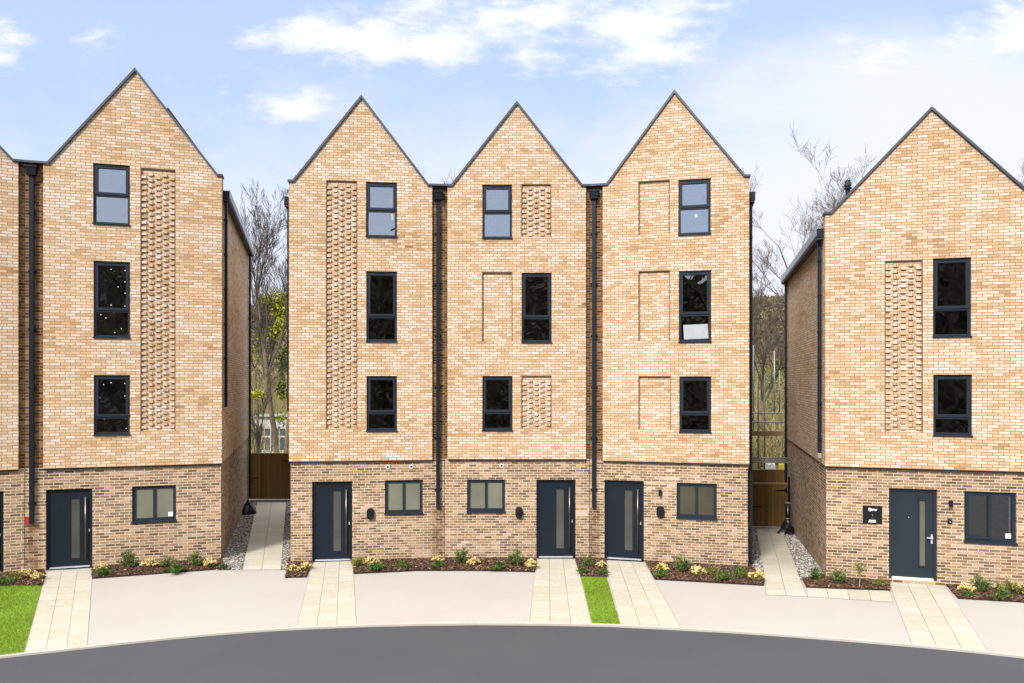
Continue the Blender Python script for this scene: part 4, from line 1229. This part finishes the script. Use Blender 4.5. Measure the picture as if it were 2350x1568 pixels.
ivy_on(t1, [(rel(640, 700, 41, t1), .55, .9, 420), (rel(615, 690, 41, t1), .45, .35, 160), (rel(650, 740, 41, t1), .4, .8, 240), (rel(632, 760, 41, t1), .3, .6, 160), (rel(612, 840, 41, t1), .3, .6, 90), (rel(590, 800, 41, t1), .25, .8, 70), (rel(645, 960, 41, t1), .3, .5, 90), (rel(648, 905, 41, t1), .3, .3, 80)], IVY, 21)
ivy_on(t1, [(rel(652, 830, 41, t1), .42, .9, 420), (rel(646, 890, 41, t1), .32, .7, 160)], IVYD, 22, 'dark_ivy')
t2, _ = tree('bare_tree', 'straight thin-trunked bare tree right of the ivy tree, by the centre house', tloc(655, 43), 14.5, 8, .17, (.0, 0), 4, .38, start=.5)
t3, _ = tree('bare_tree', 'low leaning bare tree with many upright twigs at the left of the left gap', tloc(596, 38), 9.5, 13, .11, (-.02, 0), 4, .5, start=.2)
t4, _ = tree('pollard_stump', 'short ivy-topped trunk low in the left gap', tloc(592, 36), 3.9, 14, .16, (0, 0), 1, .3, start=.7)
ivy_on(t4, [(rel(587, 905, 36, t4), .42, .2, 160)], IVY, 23)
t5, _ = tree('bare_tree', 'slender bare tree standing in the right gap above the scaffold', tloc(1748, 44), 14.5, 19, .14, (.0, 0), 5, .55, start=.35)
t6, _ = tree('bare_tree', 'large spreading bare tree rising behind the left roof edge of the right house', tloc(1862, 42), 21.0, 26, .24, (.02, 0), 5, .62, start=.35)
t7, _ = tree('bare_tree', 'bare treetop showing in the first valley between the centre gables', tloc(1012, 45), 21.6, 31, .22, (0, 0), 5, .5, start=.4)
t8, _ = tree('bare_tree', 'bare treetop behind the right roof slope at the right edge', tloc(2345, 36), 17.5, 37, .2, (0, 0), 5, .6, start=.3)
t9, _ = tree('fallen_tree', 'dark leaning trunk sloping across the scaffold in the right gap', tloc(1835, 40), 7.0, 43, .16, (-.62, 0), 3, .6, start=.3)

# undergrowth: thickets far behind each gap
def thicket(name, x0, x1, y0, y1, n, hmin, hmax, seed, leafn=0, leafmat=None, zl=(0, 3)):
    random.seed(seed); mb = MB()
    for i in range(n):
        x = random.uniform(x0, x1); y = random.uniform(y0, y1); z = gz(x, y); hgt = random.uniform(hmin, hmax) * random.uniform(.6, 1)
        p = Vector((x, y, z)); d = Vector((random.gauss(0, .22), random.gauss(0, .15), 1)).normalized(); r = random.uniform(.008, .022)
        for k in range(3):
            q = p + d * hgt / 3; mb.tube(p, q, r, r * .65, 3, 0, False); r *= .65; p = q
            d = (d + Vector((random.gauss(0, .22), random.gauss(0, .2), .05))).normalized()
            if random.random() < .8:
                e = (d + Vector((random.gauss(0, .7), random.gauss(0, .5), .1))).normalized(); mb.tube(p, p + e * hgt * .28, r * .8, r * .4, 3, 0, False)
    for i in range(leafn):
        pass
    tag(mb.build(name, TWIG), kind='stuff')
    if leafn:
        mb = MB(); cl = [(random.uniform(x0, x1), random.uniform(y0, y1), random.uniform(*zl)) for _ in range(leafn // 60)]
        for (x, y, z) in cl:
            r = random.uniform(.5, 1.2)
            for i in range(60):
                v = rdir(-1) * random.random() ** .5
                leaf(mb, (x + v.x * r, y + v.y * r, gz(x, y) + z + v.z * r * .8), rdir(-.8), random.uniform(.12, .25), random.uniform(.05, .09))
        tag(mb.build('undergrowth', leafmat), kind='stuff')
thicket('thicket', -27, -12, 52, 62, 2400, 5, 10.5, 51, 6000, EVER, (0, 4))
thicket('thicket', -18, -12.5, 36, 47, 170, 2.5, 8, 57)
thicket('thicket', 11, 18, 33, 46, 1900, 1.5, 5.5, 53, 3000, EVER, (0, 2.5))
thicket('thicket', 16, 28, 52, 68, 2600, 4, 9.5, 54, 12000, EVER, (1, 8))
random.seed(91); mb = MB()
for k, (xa, xb, n_) in enumerate(((-.62, -.40, 1800), (-.40, -.20, 3000), (.28, .42, 4200), (.42, .75, 3600))):
    for i in range(n_):
        y = 95 + 165 * random.random(); x = y * random.uniform(xa, xb); r = random.uniform(.5, 1.3)
        for q in range(5):
            v = rdir(-.3) * r
            leaf(mb, (x + v.x, y + v.y, hh(x, y) + .5 + v.z * .7), rdir(-.6), random.uniform(.6, 1.4), random.uniform(.15, .4))
SCRUB = randcol('scrub', [(0, lin(58, 50, 34)), (0.4, lin(92, 78, 54)), (0.8, lin(122, 104, 76)), (1, lin(104, 100, 58))], .9)
tag(mb.build('hill_scrub', SCRUB), kind='stuff')

# white garden house in the left gap
Yh = 50.0
a = at(598, 960, Yh); b = at(690, 1040, Yh)
zb_ = hh(a.x, Yh)
o = empty('garden_house', (a.x, Yh, zb_)); tag(o, 'low white house with gridded windows glimpsed through the left gap', 'house')
w = b.x - a.x; H = a.z - zb_
mb = MB(); mb.box((-.3, 0, 0), (w + .5, 4, H * .36)); mb.build('plinth_wall', plain('pale_green_render', lin(150, 172, 146), .8), o)
mb = MB(); mb.box((-.3, .03, H * .36), (w + .5, 4, H)); mb.build('wall', plain('garden_house_dark', lin(58, 62, 66), .4), o)
mb = MB()
mb.box((-.35, -.05, H * .82), (w + .55, 4.05, H + .12)); mb.build('fascia', plain('white_paint', lin(170, 171, 168), .6), o)
for k in range(3):
    x = -.2 + k * (w + .4) / 3; ww = (w + .4) / 3 - .12
    mb = MB(); bar_frame(mb, x, H * .36, x + ww, H * .82, .07, -.03, .029); mb.box((x + ww / 2 - .025, -.029, H * .36 + .07), (x + ww / 2 + .025, .028, H * .82 - .07))
    mb.box((x + .07, -.028, H * .63), (x + ww / 2 - .026, .027, H * .66)); mb.box((x + ww / 2 + .026, -.028, H * .63), (x + ww - .07, .027, H * .66)); mb.build('window_frame', plain('frame_white', lin(164, 166, 164), .6), o)
mb = MB(); P = [(-.5, -.3, H + .12), (w + .7, -.3, H + .12), (w + .7, 2, H + .22), (-.5, 2, H + .22), (-.5, 4.3, H + .12), (w + .7, 4.3, H + .12)]
mb.face([P[0], P[1], P[2], P[3]]); mb.face([P[3], P[2], P[5], P[4]]); mb.face([P[0], P[3], P[4]]); mb.face([P[1], P[5], P[2]]); mb.build('roof', plain('pale_roof', lin(120, 122, 122), .7), o)

# wooded bank across the road, mirrored in the windows
WOODM = randcol('wood_leaf', [(0, lin(74, 70, 58)), (.5, lin(96, 91, 76)), (1, lin(116, 110, 96))], .9)
random.seed(77); mb = MB()
def wtop(x): return 16.6 + .8 * math.sin(x * .23) + .6 * math.sin(x * .61 + 2) + .35 * math.sin(x * 1.7)
n_ = 140
for i in range(n_):
    x0, x1 = -60 + 120 * i / n_, -60 + 120 * (i + 1) / n_
    y0, y1 = -27 + 1.2 * math.sin(x0 * .5), -27 + 1.2 * math.sin(x1 * .5)
    mb.face([(x0, y0, -.2), (x0, y0, wtop(x0) - .8), (x1, y1, wtop(x1) - .8), (x1, y1, -.2)])
    mb.face([(x0, y0 - 3, -.2), (x1, y1 - 3, -.2), (x1, y1 - 3, wtop(x1) - 1), (x0, y0 - 3, wtop(x0) - 1)])
    mb.face([(x0, y0, wtop(x0) - .8), (x0, y0 - 3, wtop(x0) - 1), (x1, y1 - 3, wtop(x1) - 1), (x1, y1, wtop(x1) - .8)])
for i in range(9000):
    x = random.uniform(-58, 58); y = -27 + 1.2 * math.sin(x * .5) + random.uniform(-.3, 1.4); z = random.random() * wtop(x) + .3
    leaf(mb, (x, y, z), rdir(-1), random.uniform(.6, 1.3), random.uniform(.25, .5))
tag(mb.build('far_wood', WOODM), kind='stuff')

# ------------------------------------------------------------------ light, sky
SUN_EL, SUN_AZ = 39.0, 208.0       # sun behind the viewer, a touch to the left
sd = bpy.data.lights.new('sun', 'SUN'); sd.energy = 1.5; sd.angle = R(12); sd.color = (1, .96, .90)
so = bpy.data.objects.new('sun', sd); COL.objects.link(so)
az = R(SUN_AZ); el = R(SUN_EL)
sv = Vector((math.sin(az) * math.cos(el), math.cos(az) * math.cos(el), math.sin(el)))     # towards the sun
so.rotation_euler = sv.to_track_quat('Z', 'Y').to_euler(); so.location = (0, -20, 40)

W = bpy.data.worlds.new('World'); SC.world = W; W.use_nodes = True
class WT(NT):
    def __init__(s, w):
        s.t = w.node_tree; s.t.nodes.clear(); s.out = s.t.nodes.new('ShaderNodeOutputWorld')
n = WT(W)
sky = n.n('ShaderNodeTexSky', sky_type='NISHITA'); sky.sun_disc = False; sky.sun_elevation = el; sky.sun_rotation = az
sky.air_density = 1.0; sky.dust_density = 1.5; sky.ozone_density = 1.6
tc = n.n('ShaderNodeTexCoord').outputs['Generated']
sp = n.n('ShaderNodeSeparateXYZ'); n.l(tc, sp.inputs[0])
dx, dy, dz = sp.outputs
ay = n.math('MAXIMUM', n.math('ABSOLUTE', dy), .08)
tx = n.math('DIVIDE', dx, ay); tz = n.math('DIVIDE', dz, ay)      # slopes of the direction: a flat cloud sheet far off
front = n.maprange(dy, 0.0, .1, 0, 1)
sv_ = n.comb(n.math('ADD', tx, n.math('MULTIPLY', tz, .25)), n.math('MULTIPLY', tz, 2.3), 0)
det = n.noise(sv_, 9.0, 10, .66, 0, .1); det2 = n.noise(sv_, 2.2, 6, .6, 0, .4)
wn_ = n.math('SUBTRACT', det, .5)
# cumulus banks by direction: (x, y, half width, half height, weight) measured on the sky
blobs = [(760, 85, 95, 40, 1.0), (880, 85, 110, 52, 1.15), (990, 105, 115, 42, 1.1), (1130, 45, 85, 55, .95), (1260, 25, 130, 60, 1.0), (1480, 65, 125, 75, 1.1),
         (1380, 45, 110, 55, .75), (668, 250, 62, 27, 1.0), (590, 88, 34, 26, .7), (210, 88, 40, 18, .7), (45, 85, 70, 22, .65), (5, 130, 35, 28, .7), (1215, 115, 55, 32, .6), (2330, 30, 90, 60, .85),
         (515, 210, 22, 14, .5), (985, 20, 60, 40, .6), (575, 217, 22, 12, .45), (2010, 130, 60, 20, .45)]
cl = None
for (x, y, w_, h_, k) in blobs:
    ex = n.math('MULTIPLY', n.math('SUBTRACT', tx, (x - CX) / F), F / (w_ * 1.25))
    ez = n.math('MULTIPLY', n.math('SUBTRACT', tz, (HY - y) / F), F / (h_ * 1.3))
    q = n.math('SQRT', n.math('ADD', n.math('MULTIPLY', ex, ex), n.math('MULTIPLY', ez, ez)))
    m = n.math('MULTIPLY', n.math('SUBTRACT', 1.25, q), k)
    cl = m if cl is None else n.math('MAXIMUM', cl, m)
cum = n.maprange(n.math('ADD', cl, n.math('MULTIPLY', wn_, 4.6)), -.25, 1.6, 0, 1, True)
cum = n.math('MULTIPLY', cum, front)
# thin veil: heavier low down and to the right
veil = n.math('ADD', n.math('MULTIPLY', n.math('SUBTRACT', det2, .5), 1.5), n.math('MULTIPLY', wn_, .35))
rgt = n.maprange(tx, -.05, .60, 0, .74, True); rgt = n.math('MULTIPLY', rgt, n.maprange(tz, .53, .40, .25, 1, True)); low = n.maprange(tz, .55, .12, 0, .62, True)
hi = n.maprange(tz, .30, .55, 0, -.22, True)
veil = n.math('ADD', veil, n.math('ADD', n.math('ADD', rgt, low), hi))
veil = n.maprange(veil, -.05, .85, .12, .92, True)
CLOUD = (7.3, 7.6, 8.3, 1)
base = n.mix(1.0, sky.outputs[0], (1.0, 1.0, 1.0, 1), 'MULTIPLY')
base = n.mix(.78, base, (1.92, 2.46, 4.0, 1)); c = n.mix(veil, base, (3.4, 3.48, 3.8, 1)); c = n.mix(cum, c, (4.05, 4.05, 4.1, 1))
fill_deck = n.maprange(dz, .50, .72, 0, 1, True)
c = n.mix(fill_deck, c, (10.4, 10.5, 10.8, 1))      # unseen bright cloud overhead, added to light walls and ground
lowmask = n.maprange(dz, -.02, .0, 0, 1)
c = n.mix(lowmask, sky.outputs[0], c)
bg = n.n('ShaderNodeBackground'); n.l(c, bg.inputs[0]); bg.inputs[1].default_value = .07
n.l(bg.outputs[0], n.out.inputs[0])

# ------------------------------------------------------------------ camera, colour
cd = bpy.data.cameras.new('camera'); co = bpy.data.objects.new('camera', cd); COL.objects.link(co)
cd.sensor_width = 36; cd.lens = 36 * F / 2350; cd.shift_y = (HY - 784) / 2350; cd.clip_end = 2000; cd.clip_start = .1
co.location = (0, 0, CZ); co.rotation_euler = (math.pi / 2, 0, 0); SC.camera = co
vs = SC.view_settings; vs.view_transform = 'Standard'; vs.look = 'None'; vs.exposure = 2.0; vs.gamma = 1; vs.use_curve_mapping = False
